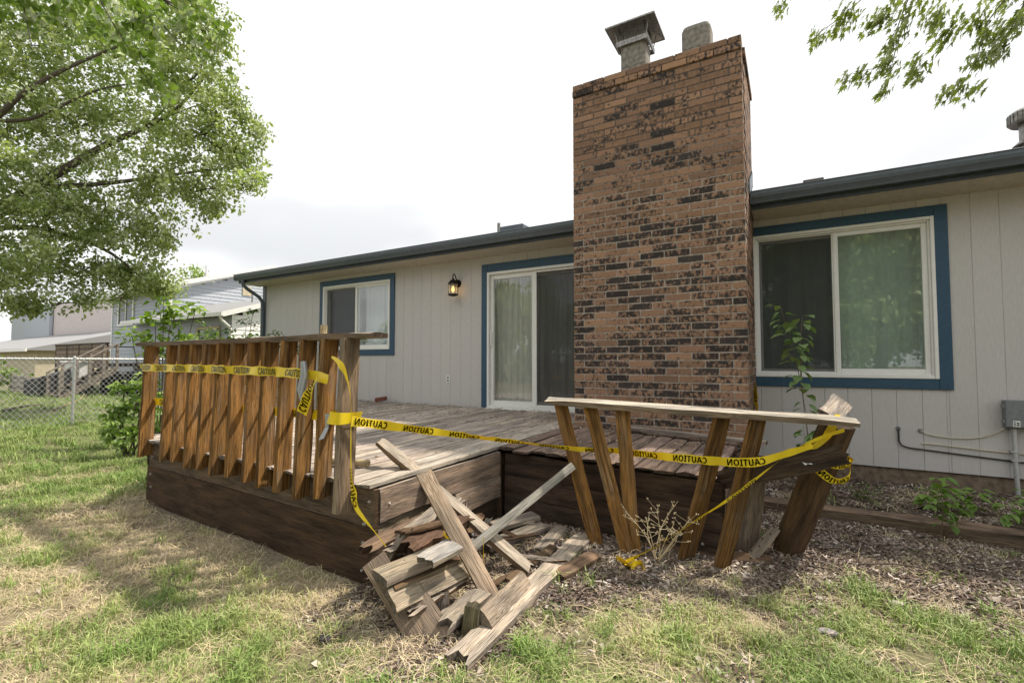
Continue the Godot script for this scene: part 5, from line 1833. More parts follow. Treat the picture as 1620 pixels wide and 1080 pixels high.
	boxpart(ct, "lid", Vector3(-0.55, 1.285, -0.3), Vector3(1.05, 1.37, 0.3), M.white, Color.WHITE, 0.03)
	for x in [-0.45, 0.9]:
		boxpart(ct, "leg", Vector3(x, 0.0, -0.2), Vector3(x + 0.1, 0.55, 0.2), M.black)
	var gr := thing("covered_grill", "black covered grill under the neighbour's raised deck", "grill", Vector3(-23.6, 0, -2.6))
	boxpart(gr, "cover", Vector3(-0.9, 0.0, -0.4), Vector3(0.9, 0.95, 0.4), M.black, Color.WHITE, 0.12)
	var pk := thing("picket_fence", "low grey picket fence in front of the yellow-walled house", "fence", Vector3(-27.6, 0, -0.6))
	for k in 12:
		boxpart(pk, "picket", Vector3(-1.0 + k * 0.17, 0.1, -0.02), Vector3(-0.9 + k * 0.17, 0.80 + 0.04 * sin(k * 2.0), 0.01), M.wood, vary(Color(0.50, 0.48, 0.45), 0.1))
	boxpart(pk, "rail", Vector3(-1.1, 0.25, 0.012), Vector3(1.1, 0.33, 0.04), M.wood, Color(0.45, 0.42, 0.4))
	boxpart(pk, "rail", Vector3(-1.1, 0.62, 0.012), Vector3(1.1, 0.70, 0.04), M.wood, Color(0.45, 0.42, 0.4))
	var bench := thing("garden_box", "grey raised planter box at the far left lawn edge", "planter", Vector3(-29.6, 0, 0.6))
	boxpart(bench, "box_wall", Vector3(-1.6, 0, -0.4), Vector3(0.9, 0.72, 0.4), M.wood, Color(0.40, 0.37, 0.35), 0.02)

	# pink and yellow house at the far left
	var f := thing("far_house", "pink and pale yellow house with grey roofs at the far left", "house")
	boxpart(f, "upper_wall", Vector3(-70, 2.9, -20), Vector3(-45.0, 6.6, -10.6), M.pinkwall)
	boxpart(f, "upper_panel", Vector3(-70, 2.9, -10.55), Vector3(-59.5, 6.6, -10.3), M.bluesiding)
	boxpart(f, "lower_wall", Vector3(-64, 0, -10.2), Vector3(-41.0, 2.15, -4.6), M.yellowwall)
	g = Geo.new()
	g.extrude_x([Vector2(-4.1, 2.05), Vector2(-4.1, 2.15), Vector2(-10.3, 3.75), Vector2(-10.3, 3.5), Vector2(-10.2, 2.05)], -64.5, -40.6)
	var fr := gpart(f, "roof", g, M.farroof)
	boxpart(fr, "fascia", Vector3(-64.5, 1.98, -4.098), Vector3(-40.6, 2.18, -4.0), M.vinyl)

	# fallen branches on the lawn beyond the fence
	for b in [["dark fallen branch on the lawn beyond the fence", [Vector3(-17.6, 0.08, 2.1), Vector3(-18.3, 0.12, 1.5), Vector3(-19.0, 0.10, 1.0), Vector3(-19.8, 0.14, 0.45)], 0.035, M.bark], ["pale stripped branch on the lawn right of the dark one", [Vector3(-17.2, 0.06, 1.25), Vector3(-18.2, 0.10, 0.7), Vector3(-19.2, 0.16, 0.1), Vector3(-19.9, 0.3, -0.25)], 0.03, M.palewood]]:
		var line := smooth_line(b[1], 0.15)
		var rad := []
		for i in line.size():
			rad.append(b[2] * (1.0 - 0.6 * i / line.size()))
		g = Geo.new()
		g.tube(line, rad, 6, Color(0.7, 0.68, 0.62))
		single("fallen_branch", g, b[3], b[0], "branch")
	var hs := Geo.new()
	hs.tube(smooth_line([Vector3(-10.2, 0.03, 2.0), Vector3(-9.4, 0.03, 2.1), Vector3(-8.6, 0.03, 2.0)], 0.2), [0.06, 0.06, 0.06, 0.06, 0.06, 0.06, 0.06, 0.06, 0.06, 0.06, 0.06, 0.06, 0.06, 0.06], 8)
	single("drain_pipe", hs, M.black, "black drain pipe lying on the lawn left of the deck", "pipe")


# ------------------------------------------------------------------ foliage
func leaf_shape(kind: String, g: Geo, o: Vector3, b: Basis, s: float, c: Color) -> void:
	# kinds: oval (two folded halves), delta (poplar-like), maple (lobed)
	var out := []
	if kind == "oval":
		out = [Vector2(0, 0), Vector2(0.30, 0.30), Vector2(0.28, 0.62), Vector2(0, 1.0), Vector2(-0.28, 0.62), Vector2(-0.30, 0.30)]
	elif kind == "delta":
		out = [Vector2(0, 0.02), Vector2(0.42, 0.10), Vector2(0.40, 0.34), Vector2(0.18, 0.72), Vector2(0, 1.0), Vector2(-0.18, 0.72), Vector2(-0.40, 0.34), Vector2(-0.42, 0.10)]
	else:
		out = [Vector2(0, 0.05), Vector2(0.22, 0.08), Vector2(0.42, 0.16), Vector2(0.22, 0.30), Vector2(0.52, 0.66), Vector2(0.16, 0.52), Vector2(0, 1.0), Vector2(-0.16, 0.52), Vector2(-0.52, 0.66), Vector2(-0.22, 0.30), Vector2(-0.42, 0.16), Vector2(-0.22, 0.08)]
	if kind == "cut":
		out = [Vector2(0, 0.02), Vector2(0.10, 0.10), Vector2(0.30, 0.30), Vector2(0.13, 0.30), Vector2(0.36, 0.70), Vector2(0.10, 0.48), Vector2(0.09, 0.72), Vector2(0, 1.05), Vector2(-0.09, 0.72), Vector2(-0.10, 0.48), Vector2(-0.36, 0.70), Vector2(-0.13, 0.30), Vector2(-0.30, 0.30), Vector2(-0.10, 0.10)]
	var mid := o + b * Vector3(0, 0.0, 0.38 * s)
	for i in out.size():
		var p: Vector2 = out[i]
		var q: Vector2 = out[(i + 1) % out.size()]
		var P1 := o + b * Vector3(p.x * s, absf(p.x) * 0.35 * s - p.y * p.y * 0.18 * s, p.y * s)
		var P2 := o + b * Vector3(q.x * s, absf(q.x) * 0.35 * s - q.y * q.y * 0.18 * s, q.y * s)
		g.tri(mid, P1, P2, c)


func spray(kind: String, count: int, rad: float, size: float, sd: int, droop := 0.4) -> ArrayMesh:
	var r := RandomNumberGenerator.new()
	r.seed = sd
	var g := Geo.new()
	for i in count:
		var o := Vector3(r.randf_range(-1, 1), r.randf_range(-0.7, 0.7), r.randf_range(-1, 1)) * rad
		var b := Basis.from_euler(Vector3(droop + r.randf_range(-0.9, 0.9), r.randf() * TAU, r.randf_range(-0.9, 0.9)))
		var k := r.randf_range(0.75, 1.2)
		leaf_shape(kind, g, o, b, size * r.randf_range(0.7, 1.15), Color(k, k, k * r.randf_range(0.8, 1.1)))
	return g.mesh()


# deeply cut maple leaves that hang and are blown one way
func droopers(count: int, rad: float, size: float, sd: int) -> ArrayMesh:
	var r := RandomNumberGenerator.new()
	r.seed = sd
	var g := Geo.new()
	for i in count:
		var o := Vector3(r.randf_range(-1, 1), r.randf_range(-0.7, 0.7), r.randf_range(-1, 1)) * rad
		var b := Basis.from_euler(Vector3(r.randf_range(0.55, 1.35), -PI / 2 + r.randf_range(-0.7, 0.7), r.randf_range(-1.0, 1.0)))
		var k := r.randf_range(0.75, 1.2)
		leaf_shape("cut", g, o, b, size * r.randf_range(0.7, 1.15), Color(k, k, k * r.randf_range(0.8, 1.1)))
	return g.mesh()


func crown(parent: Node3D, called: String, blobs: Array, per: float, mesh: Mesh, scale: Vector2, cols: Array, clump := 0.9, cut := -0.08, shell := 0.45, spin := TAU) -> void:
	var f := FastNoiseLite.new()
	f.seed = 99
	f.frequency = clump
	f.fractal_octaves = 2
	var ts := []
	var cc := PackedColorArray()
	for b in blobs:
		var o := Vector3(b[0], b[1], b[2])
		var r: float = b[3]
		var n := int(per * r * r) + 3
		for i in n:
			var d := Vector3(rng.randfn(), rng.randfn(), rng.randfn()).normalized()
			var q := r * pow(rng.randf(), shell) * rv(0.85, 1.12)
			var p := o + d * q * Vector3(1, 0.92, 1)
			if f.get_noise_3dv(p) < cut and rng.randf() < 0.9:
				continue
			var bs := Basis.from_euler(Vector3(rv(-0.4, 0.4), rv(-0.5, 0.5) * spin, rv(-0.4, 0.4))).scaled(Vector3.ONE * rv(scale.x, scale.y))
			ts.append(Transform3D(bs, p))
			var c: Color = (cols[0] as Color).lerp(cols[1], rng.randf())
			if cols.size() > 2 and rng.randf() < 0.25:
				c = cols[2]
			cc.append(shade(c, rv(0.85, 1.15)))
	var o2 := swarm(parent, called, mesh, M.leaf, ts, cc)
	o2.set_meta("kind", "stuff")


func limb(parent: Node3D, called: String, pts: Array, r0: float, r1: float, sides := 8) -> void:
	var line := smooth_line(pts, 0.25)
	var rad := []
	for i in line.size():
		rad.append(lerpf(r0, r1, float(i) / maxf(line.size() - 1, 1)) * (1.0 + 0.06 * sin(i * 1.7)))
	var g := Geo.new()
	g.tube(line, rad, sides)
	gpart(parent, called, g, M.bark)


const LEFT_BLOBS := [[-20.21, 9.8, 3.33, 2.93], [-18.65, 5.84, 2.81, 2.48], [-17.82, 10.49, 1.97, 2.24], [-17.42, 11.38, 0.62, 2.04], [-15.42, 10.49, -0.01, 1.7], [-13.13, 10.14, -0.21, 0.83], [-13.46, 9.29, -0.64, 0.95], [-14.69, 8.52, -0.53, 1.52], [-13.41, 7.74, -0.74, 0.86], [-12.76, 7.14, -1.15, 0.65], [-12.44, 6.12, -1.16, 0.54], [-13.81, 6.27, -0.81, 0.96], [-15.04, 6.74, -0.42, 1.43], [-17.32, 8.6, 0.43, 2.04], [-17.57, 7.91, 1.7, 1.89], [-17.52, 5.34, 2.12, 1.66], [-16.88, 5.5, 1.18, 1.38], [-16.3, 5.66, 0.27, 1.25], [-15.53, 5.4, -0.2, 0.72], [-16.69, 3.85, 1.57, 1.16], [-16.32, 3.96, 0.78, 0.86], [-15.95, 3.88, -0.03, 0.8], [-15.99, 3.51, -0.6, 0.41], [-16.59, 2.8, 2.04, 0.41], [-17.68, 3.6, 2.71, 1.11], [-15.82, 3.1, 0.44, 0.41], [-16.3, 2.93, 1.41, 0.46]]
const COT_BLOBS := [[-9.05, 6.17, 4.17, 0.52], [-8.69, 6.58, 3.63, 0.72], [-7.53, 6.09, 3.28, 0.52], [-7.08, 6.16, 2.9, 0.39], [-7.07, 5.86, 2.65, 0.27], [-7.38, 5.44, 3.39, 0.27], [-7.21, 5.11, 3.27, 0.22], [-7.14, 4.78, 3.22, 0.12], [-8.07, 5.81, 3.46, 0.35], [-7.06, 5.57, 2.98, 0.22], [-9.41, 7.2, 3.85, 0.93]]
const RIGHT_BLOBS := [[0.01, 5.24, 0.34, 0.1], [0.33, 4.9, 0.13, 0.1], [0.51, 4.95, 0.03, 0.06], [0.61, 4.99, 0.2, 0.15], [0.88, 4.89, 0.16, 0.17], [0.99, 4.59, 0.2, 0.15], [0.93, 4.34, 0.22, 0.14], [0.69, 4.24, 0.36, 0.11], [0.57, 4.22, 0.42, 0.06], [1.18, 4.28, 0.18, 0.12], [1.15, 4.15, 0.2, 0.06], [0.9, 4.1, 0.22, 0.08], [1.05, 4.88, 0.17, 0.17], [1.32, 4.67, 0.24, 0.17], [1.37, 4.49, 0.2, 0.11], [1.6, 4.6, 0.18, 0.17], [1.62, 4.32, 0.28, 0.09], [1.54, 4.12, 0.32, 0.09], [1.43, 3.91, 0.37, 0.08], [1.3, 3.83, 0.44, 0.06], [1.45, 3.81, 0.35, 0.06], [1.61, 3.91, 0.27, 0.05], [1.73, 4.25, 0.33, 0.08], [1.83, 4.42, 0.28, 0.14], [1.72, 4.14, 0.33, 0.05], [1.66, 4.18, 0.25, 0.06], [2.03, 4.84, 0.07, 0.35], [1.34, 5.29, 0.03, 0.38], [0.65, 5.46, 0.21, 0.26]]
const GREEN_A := Color(0.27, 0.335, 0.13)
const GREEN_B := Color(0.48, 0.535, 0.29)
const GREEN_C := Color(0.66, 0.69, 0.54)


func build_left_tree() -> void:
	var t := thing("maple_tree", "large leafy tree overhanging the left side from beyond the fence", "tree")
	limb(t, "trunk", [Vector3(-21.0, -0.1, 3.6), Vector3(-20.8, 2.0, 3.5), Vector3(-20.5, 4.5, 3.2)], 0.42, 0.30, 12)
	limb(t, "limb", [Vector3(-20.5, 4.4, 3.2), Vector3(-19.0, 5.4, 2.3), Vector3(-17.5, 6.2, 1.6), Vector3(-16.7, 7.4, 0.6), Vector3(-15.2, 8.4, -0.4), Vector3(-13.6, 9.2, -0.6)], 0.17, 0.02)
	limb(t, "limb", [Vector3(-17.6, 6.1, 1.6), Vector3(-16.4, 6.3, 0.6), Vector3(-15.0, 6.6, -0.4), Vector3(-13.0, 6.7, -1.1)], 0.08, 0.012)
	limb(t, "limb", [Vector3(-20.5, 4.4, 3.2), Vector3(-18.8, 6.2, 2.9), Vector3(-17.2, 7.4, 2.6), Vector3(-16.4, 8.6, 1.9), Vector3(-15.4, 10.2, 0.4)], 0.14, 0.02)
	limb(t, "limb", [Vector3(-17.2, 7.4, 2.6), Vector3(-16.6, 7.6, 2.0), Vector3(-15.8, 8.6, 1.0), Vector3(-14.6, 9.0, 0.0)], 0.05, 0.012)
	limb(t, "limb", [Vector3(-20.6, 4.0, 3.3), Vector3(-18.8, 4.8, 2.5), Vector3(-17.3, 4.9, 1.6), Vector3(-16.2, 4.4, 0.6), Vector3(-15.8, 3.6, -0.2)], 0.13, 0.02)
	limb(t, "limb", [Vector3(-20.5, 4.5, 3.2), Vector3(-20.4, 7.5, 3.2), Vector3(-19.2, 10.0, 2.6)], 0.25, 0.05)
	limb(t, "limb", [Vector3(-19.0, 4.8, 2.6), Vector3(-17.8, 4.2, 2.4), Vector3(-16.8, 3.4, 1.9)], 0.07, 0.015)
	for i in LEFT_BLOBS.size():
		var q: Array = LEFT_BLOBS[i]
		var c := Vector3(q[0], q[1], q[2])
		for e in 2:
			var tip := c + Vector3(rng.randfn(), rng.randfn() * 0.6, rng.randfn()).normalized() * float(q[3]) * 0.9
			limb(t, "twig", [c + Vector3(-1.0, -0.5, 0.5) * float(q[3]) * 0.6, c + (tip - c) * 0.3, tip], 0.028, 0.006, 5)
	for k in 3:
		var sub := []
		for i in LEFT_BLOBS.size():
			if i % 3 == k:
				sub.append(LEFT_BLOBS[i])
				# side sprigs that break the outline
				for e in 5:
					var q: Array = LEFT_BLOBS[i]
					var dir := Vector3(rng.randfn(), rng.randfn() - 0.3, rng.randfn()).normalized() * float(q[3]) * rv(0.9, 1.18)
					if float(q[1]) < 4.3:
						dir.y = maxf(dir.y, -0.1)
					sub.append([q[0] + dir.x, q[1] + dir.y, q[2] + dir.z, rv(0.18, 0.4)])
		crown(t, "crown", sub, 210.0, spray("oval", 10, 0.17, 0.105, 300 + k, 0.5), Vector2(0.75, 1.3), [GREEN_A, GREEN_B, GREEN_C], 1.1, 0.0, 0.5)


func build_cottonwood() -> void:
	var t := thing("cottonwood_tree", "nearer tree with large leaves hanging in at the top left", "tree")
	limb(t, "trunk", [Vector3(-11.5, -0.1, 7.6), Vector3(-11.3, 3.0, 7.3), Vector3(-11.0, 6.5, 6.6)], 0.34, 0.24, 12)
	limb(t, "limb", [Vector3(-11.0, 6.4, 6.6), Vector3(-10.0, 7.4, 5.2), Vector3(-9.0, 7.1, 4.0), Vector3(-8.0, 6.7, 3.4), Vector3(-7.3, 6.3, 3.0)], 0.12, 0.012)
	for b in [[Vector3(-8.4, 6.9, 3.7), Vector3(-7.9, 6.0, 3.5), Vector3(-7.45, 5.4, 3.4), Vector3(-7.15, 4.8, 3.22)], [Vector3(-7.8, 6.6, 3.3), Vector3(-7.4, 6.0, 3.1), Vector3(-7.1, 5.6, 2.9)], [Vector3(-9.2, 7.1, 4.2), Vector3(-9.0, 6.3, 4.1), Vector3(-8.9, 5.6, 4.0)], [Vector3(-7.5, 6.4, 3.1), Vector3(-7.1, 6.1, 2.7), Vector3(-6.95, 5.7, 2.6)]]:
		limb(t, "twig", b, 0.012, 0.004, 5)
	crown(t, "crown", COT_BLOBS, 260.0, spray("delta", 5, 0.13, 0.105, 411, 1.1), Vector2(0.8, 1.2), [Color(0.18, 0.28, 0.05), Color(0.32, 0.42, 0.14), Color(0.56, 0.60, 0.52)], 2.4, -0.02, 0.5)
	crown(t, "crown", [[-11.2, 8.6, 6.6, 2.2], [-10.0, 9.4, 5.0, 1.8]], 60.0, spray("delta", 8, 0.2, 0.11, 412, 1.1), Vector2(0.9, 1.4), [Color(0.13, 0.22, 0.035), Color(0.24, 0.33, 0.10)])


func build_right_tree() -> void:
	var t := thing("silver_maple_tree", "tree with drooping cut leaves hanging in at the top right", "tree")
	limb(t, "trunk", [Vector3(8.2, -0.1, 3.4), Vector3(8.0, 3.0, 3.2), Vector3(7.4, 5.6, 2.6)], 0.36, 0.26, 12)
	limb(t, "limb", [Vector3(7.4, 5.5, 2.6), Vector3(5.5, 6.6, 1.7), Vector3(3.6, 6.5, 0.8), Vector3(2.2, 5.9, 0.3), Vector3(1.2, 5.6, 0.1), Vector3(0.4, 5.35, 0.2)], 0.13, 0.008)
	for b in [[Vector3(1.6, 5.75, 0.15), Vector3(1.2, 5.2, 0.1), Vector3(1.0, 4.7, 0.17), Vector3(0.95, 4.35, 0.22), Vector3(0.62, 4.25, 0.4)], [Vector3(2.4, 5.9, 0.35), Vector3(2.0, 5.0, 0.2), Vector3(1.65, 4.5, 0.22), Vector3(1.55, 4.15, 0.32), Vector3(1.4, 3.85, 0.38)], [Vector3(1.0, 5.5, 0.12), Vector3(0.7, 5.1, 0.18), Vector3(0.35, 4.92, 0.13)], [Vector3(2.2, 5.2, 0.25), Vector3(1.9, 4.6, 0.27), Vector3(1.72, 4.2, 0.32)]]:
		limb(t, "twig", b, 0.009, 0.003, 5)
	crown(t, "crown", RIGHT_BLOBS, 950.0, droopers(3, 0.045, 0.115, 511), Vector2(0.7, 1.15), [Color(0.20, 0.26, 0.06), Color(0.36, 0.41, 0.13), Color(0.46, 0.48, 0.32)], 3.0, -0.3, 0.6, 0.7)
	crown(t, "crown", [[4.6, 7.6, 1.6, 1.5], [6.5, 8.2, 2.4, 2.0], [8.2, 8.6, 3.6, 2.0]], 60.0, spray("maple", 7, 0.2, 0.11, 512, 0.8), Vector2(0.9, 1.4), [Color(0.12, 0.17, 0.035), Color(0.22, 0.27, 0.07)])


func stalk(called: String, label: String, category: String, base: Vector3, tips: Array, kind: String, size: float, every: float, cols: Array, stemr := 0.005, group := "") -> void:
	var p := thing(called, label, category, base, group)
	var g := Geo.new()
	var lg := Geo.new()
	for t in tips:
		var line := smooth_line(t, every)
		var rad := []
		for i in line.size():
			rad.append(lerpf(stemr, stemr * 0.3, float(i) / maxf(line.size() - 1, 1)))
		g.tube(line, rad, 5, Color(0.5, 0.45, 0.3))
		for i in line.size():
			if float(i) / line.size() < 0.22:
				continue
			for s in 2:
				var yaw := rng.randf() * TAU
				var b := Basis.from_euler(Vector3(rv(-0.1, 0.7), yaw, rv(-0.3, 0.3)))
				var c: Color = (cols[0] as Color).lerp(cols[1], rng.randf())
				var o: Vector3 = line[i] + b * Vector3(0, 0.0, size * rv(0.15, 0.5))
				leaf_shape(kind, lg, o, b, size * rv(0.6, 1.15), c)
	gpart(p, "stem", g, mat(lin(0.13, 0.10, 0.06), 0.8))
	gpart(p, "foliage", lg, M.leaf)


func build_shrubs() -> void:
	var GA := Color(0.10, 0.19, 0.035)
	var GB := Color(0.20, 0.31, 0.07)
	# seedling in front of the large window
	stalk("tree_seedling", "slender leafy seedling in front of the large window's left side", "seedling", Vector3(0.10, 0.1, 0.98), [[Vector3(0, 0, 0), Vector3(0.02, 0.5, 0.02), Vector3(-0.02, 1.0, 0.0), Vector3(-0.10, 1.45, 0.0), Vector3(-0.18, 1.78, 0.02)], [Vector3(0.03, 0, 0.03), Vector3(0.10, 0.4, 0.05), Vector3(0.12, 0.85, 0.05)], [Vector3(-0.02, 1.1, 0), Vector3(-0.02, 1.4, 0.05), Vector3(0.0, 1.66, 0.05)]], "oval", 0.125, 0.065, [Color(0.14, 0.22, 0.08), Color(0.30, 0.40, 0.18)], 0.007)
	stalk("leafy_weed", "tall broad-leaved weed standing at the landscape timber", "weed", Vector3(0.92, 0.05, 1.52), [[Vector3(0, 0, 0), Vector3(0.02, 0.2, 0), Vector3(0.0, 0.46, 0.0)], [Vector3(0.05, 0, -0.1), Vector3(0.1, 0.15, -0.12), Vector3(0.12, 0.25, -0.1)]], "oval", 0.085, 0.045, [GA, GB], 0.004)
	stalk("leafy_weed", "bright weed clump in the bed right of the tall weed", "weed", Vector3(1.08, 0.12, 1.05), [[Vector3(0, 0, 0), Vector3(0.02, 0.12, 0), Vector3(0.0, 0.24, 0.0)], [Vector3(0.1, 0, -0.05), Vector3(0.16, 0.12, -0.02), Vector3(0.2, 0.2, -0.1)], [Vector3(-0.1, 0, 0.05), Vector3(-0.14, 0.1, 0.02), Vector3(-0.16, 0.18, 0.0)]], "oval", 0.085, 0.022, [Color(0.16, 0.26, 0.05), Color(0.26, 0.38, 0.09)], 0.003)
	stalk("leafy_weed", "weed clump under the grey utility box", "weed", Vector3(1.48, 0.12, 1.10), [[Vector3(0, 0, 0), Vector3(0.03, 0.12, 0), Vector3(0.05, 0.24, 0.0)], [Vector3(0.15, 0, 0.05), Vector3(0.2, 0.12, 0.02), Vector3(0.22, 0.22, 0.0)], [Vector3(-0.1, 0, 0.1), Vector3(-0.12, 0.1, 0.12), Vector3(-0.13, 0.2, 0.1)], [Vector3(0.05, 0, 0.2), Vector3(0.06, 0.1, 0.22), Vector3(0.08, 0.17, 0.25)]], "oval", 0.085, 0.022, [Color(0.14, 0.24, 0.05), Color(0.24, 0.36, 0.09)], 0.003)
	stalk("leafy_weed", "ferny low weed in the bed below the window trim's right half", "weed", Vector3(0.52, 0.12, 1.0), [[Vector3(0, 0, 0), Vector3(0.05, 0.1, 0), Vector3(0.12, 0.16, 0.0)], [Vector3(0, 0, 0), Vector3(-0.06, 0.1, 0.03), Vector3(-0.14, 0.14, 0.05)], [Vector3(0, 0, 0), Vector3(0.0, 0.12, 0.05), Vector3(0.02, 0.2, 0.08)]], "oval", 0.035, 0.018, [Color(0.08, 0.12, 0.03), Color(0.16, 0.20, 0.06)], 0.002)
	# dry weed in front of the narrow deck part
	var dw := thing("dry_weed", "dead branching weed between the fallen railing's slats", "weed", Vector3(-0.80, 0.0, 2.92))
	var g := Geo.new()
	for k in 9:
		var a := rv(-0.6, 1.2)
		var tip := Vector3(cos(a) * rv(0.05, 0.28) * (1 if k % 3 else -1), rv(0.2, 0.42), rv(-0.1, 0.12))
		var mid := tip * 0.5 + Vector3(rv(-0.05, 0.05), 0.03, rv(-0.03, 0.03))
		var line := smooth_line([Vector3(rv(-0.03, 0.03), 0, 0), mid, tip], 0.05)
		var rad := []
		for i in line.size():
			rad.append(0.0042 - 0.0028 * i / line.size())
		g.tube(line, rad, 4, Color(0.62, 0.52, 0.34))
		for s in 6:
			var o: Vector3 = line[rng.randi_range(line.size() / 2, line.size() - 1)]
			var e := o + Vector3(rv(-0.08, 0.08), rv(0.0, 0.07), rv(-0.05, 0.05))
			g.tube([o, e], [0.0018, 0.001], 3, Color(0.66, 0.56, 0.38))
			for m in 3:
				var c := e + Vector3(rv(-0.008, 0.008), rv(-0.006, 0.008), rv(-0.008, 0.008))
				g.box(c - Vector3.ONE * 0.0028, c + Vector3.ONE * 0.0028, Color(0.58, 0.47, 0.30))
	gpart(dw, "stem", g, M.litter)
	# shrubs left of and behind the deck
	var SA := Color(0.13, 0.22, 0.035)
	var SB := Color(0.27, 0.38, 0.09)
	bush("sapling_shrub", "bright green sapling above the railing's left end", Vector3(-8.7, 0, 2.45), [[-8.75, 1.95, 2.5, 0.22], [-8.55, 2.1, 2.35, 0.20], [-8.6, 1.65, 2.5, 0.3], [-8.45, 1.75, 2.2, 0.25], [-8.9, 1.75, 2.75, 0.2], [-8.5, 2.3, 2.5, 0.1], [-8.35, 2.2, 2.1, 0.14]], "oval", 0.12, 190.0, SA, Color(0.33, 0.46, 0.08))
	bush("leafy_shrub", "green shrub left of the railing in front of the fence", Vector3(-8.1, 0, 3.05), [[-8.15, 0.98, 3.1, 0.16], [-8.0, 0.80, 3.0, 0.26], [-8.2, 0.62, 3.15, 0.22], [-7.85, 0.55, 2.9, 0.3], [-8.0, 0.35, 3.1, 0.26], [-8.3, 0.36, 3.2, 0.14], [-7.9, 1.05, 2.95, 0.16]], "oval", 0.08, 620.0, SA, Color(0.32, 0.44, 0.11))
	bush("leafy_shrub", "dark shrub near the house corner and downspout", Vector3(-9.3, 0, 0.9), [[-9.2, 1.5, 0.8, 0.45], [-8.8, 1.75, 0.5, 0.3], [-8.6, 1.85, 0.35, 0.22], [-9.3, 2.1, 0.7, 0.2], [-9.5, 1.9, 1.1, 0.25], [-9.25, 2.35, 0.6, 0.1], [-9.1, 0.9, 0.9, 0.5], [-8.2, 1.6, 0.3, 0.25]], "oval", 0.075, 240.0, Color(0.07, 0.13, 0.035), Color(0.15, 0.23, 0.06))
	bush("leafy_shrub", "mid green shrub behind the middle of the standing railing", Vector3(-8.4, 0, 1.4), [[-8.6, 1.2, 1.7, 0.5], [-8.3, 1.55, 1.3, 0.4], [-8.9, 1.8, 1.6, 0.3], [-8.0, 1.0, 1.0, 0.45], [-8.2, 0.6, 1.8, 0.5], [-7.8, 0.5, 1.2, 0.4]], "oval", 0.08, 240.0, Color(0.10, 0.18, 0.04), Color(0.24, 0.33, 0.10))
	bush("leafy_shrub", "light green shrub in front of the far yellow-walled house", Vector3(-30.0, 0, -0.2), [[-30.5, 1.0, 0.2, 0.8], [-29.6, 1.2, -0.2, 0.7], [-28.9, 0.8, -0.6, 0.6], [-31.4, 1.3, 0.8, 0.9]], "oval", 0.16, 120.0, Color(0.20, 0.30, 0.06), Color(0.36, 0.45, 0.14))


func bush(called: String, label: String, base: Vector3, blobs: Array, kind: String, size: float, per: float, a: Color, b: Color) -> void:
	var t := thing(called, label, "shrub", base)
	var loc := []
	for q in blobs:
		loc.append([q[0] - base.x, q[1] - base.y, q[2] - base.z, q[3]])
		var g := Geo.new()
		var e := Vector3(q[0], q[1], q[2]) - base
		g.tube(smooth_line([Vector3(rv(-0.08, 0.08), -0.05, rv(-0.08, 0.08)), e * 0.5 + Vector3(rv(-0.06, 0.06), 0.05, rv(-0.06, 0.06)), e], 0.2), [0.012, 0.012, 0.011, 0.011, 0.01, 0.01, 0.009, 0.009, 0.008, 0.008, 0.007, 0.007, 0.006, 0.006, 0.005, 0.005, 0.005, 0.005, 0.005, 0.005, 0.005, 0.005], 5)
		gpart(t, "stem", g, M.bark)
	crown(t, "foliage", loc, per, spray(kind, 5, size * 0.9, size, 700 + int(per), 0.4), Vector2(0.75, 1.2), [a, b], 2.0, -0.25, 0.6)


func build_far_trees() -> void:
	var n := 0
	# trees seen over the neighbour's roof, then the row across the yard that the panes mirror
	var spots := [
		["pale tree showing above the blue-grey house's roof", Vector3(-49, 0, -17.5), 10.6, 2.6],
		["tree top left of the blue-grey house's vent pipe", Vector3(-52, 0, -14.5), 9.6, 2.6],
		["tree far off at the left frame edge behind the far house", Vector3(-75, 0, -4.0), 8.5, 4.0],
		["tree behind the photographer reflected in the large window", Vector3(3.0, 0, 17.0), 10.5, 3.6],
		["tree behind the photographer at the right of the back row", Vector3(9.0, 0, 20.0), 9.0, 3.4],
		["hedge tree across the yard reflected in the sliding door's left pane", Vector3(-14.0, 0, 22.0), 7.0, 2.6],
		["second hedge tree across the yard reflected in the sliding door", Vector3(-18.0, 0, 23.0), 7.4, 2.8],
		["third hedge tree across the yard reflected in the sliding door", Vector3(-22.0, 0, 24.0), 6.8, 2.7],
		["hedge tree nearer the middle of the back row", Vector3(-9.5, 0, 21.0), 7.2, 2.7],
		["hedge tree right of the back row's middle", Vector3(-4.5, 0, 21.0), 6.6, 2.6],
		["broad tree filling the back row behind the photographer", Vector3(0.5, 0, 22.0), 8.5, 3.4],
		["far right tree of the row behind the photographer", Vector3(6.0, 0, 24.0), 9.0, 3.4],
	]
	for s in spots:
		var o: Vector3 = s[1]
		var H: float = s[2]
		var R: float = s[3]
		var t := thing("broadleaf_tree", s[0], "tree", o)
		limb(t, "trunk", [Vector3(0, -0.1, 0), Vector3(0.1, H * 0.3, 0), Vector3(0, H * 0.6, 0.1)], 0.22, 0.10, 8)
		var bl := []
		for k in 15:
			var a := rng.randf() * TAU
			var q := R * rv(0.25, 0.75)
			bl.append([cos(a) * q, H * rv(0.14, 0.80), sin(a) * q, R * rv(0.34, 0.52)])
		bl.append([0.0, H - R * 0.45, 0.0, R * 0.45])
		for k in 4:
			var b: Array = bl[k]
			limb(t, "limb", [Vector3(0, H * 0.35, 0), Vector3(b[0] * 0.5, b[1] * 0.85, b[2] * 0.5), Vector3(b[0], b[1], b[2])], 0.07, 0.02, 5)
		crown(t, "crown", bl, 55.0, spray("oval", 12, 0.34, 0.24, 800 + n, 0.4), Vector2(0.8, 1.3), [Color(0.22, 0.31, 0.07), Color(0.38, 0.46, 0.16), Color(0.46, 0.52, 0.26)], 0.8, -0.1, 0.5)
		n += 1


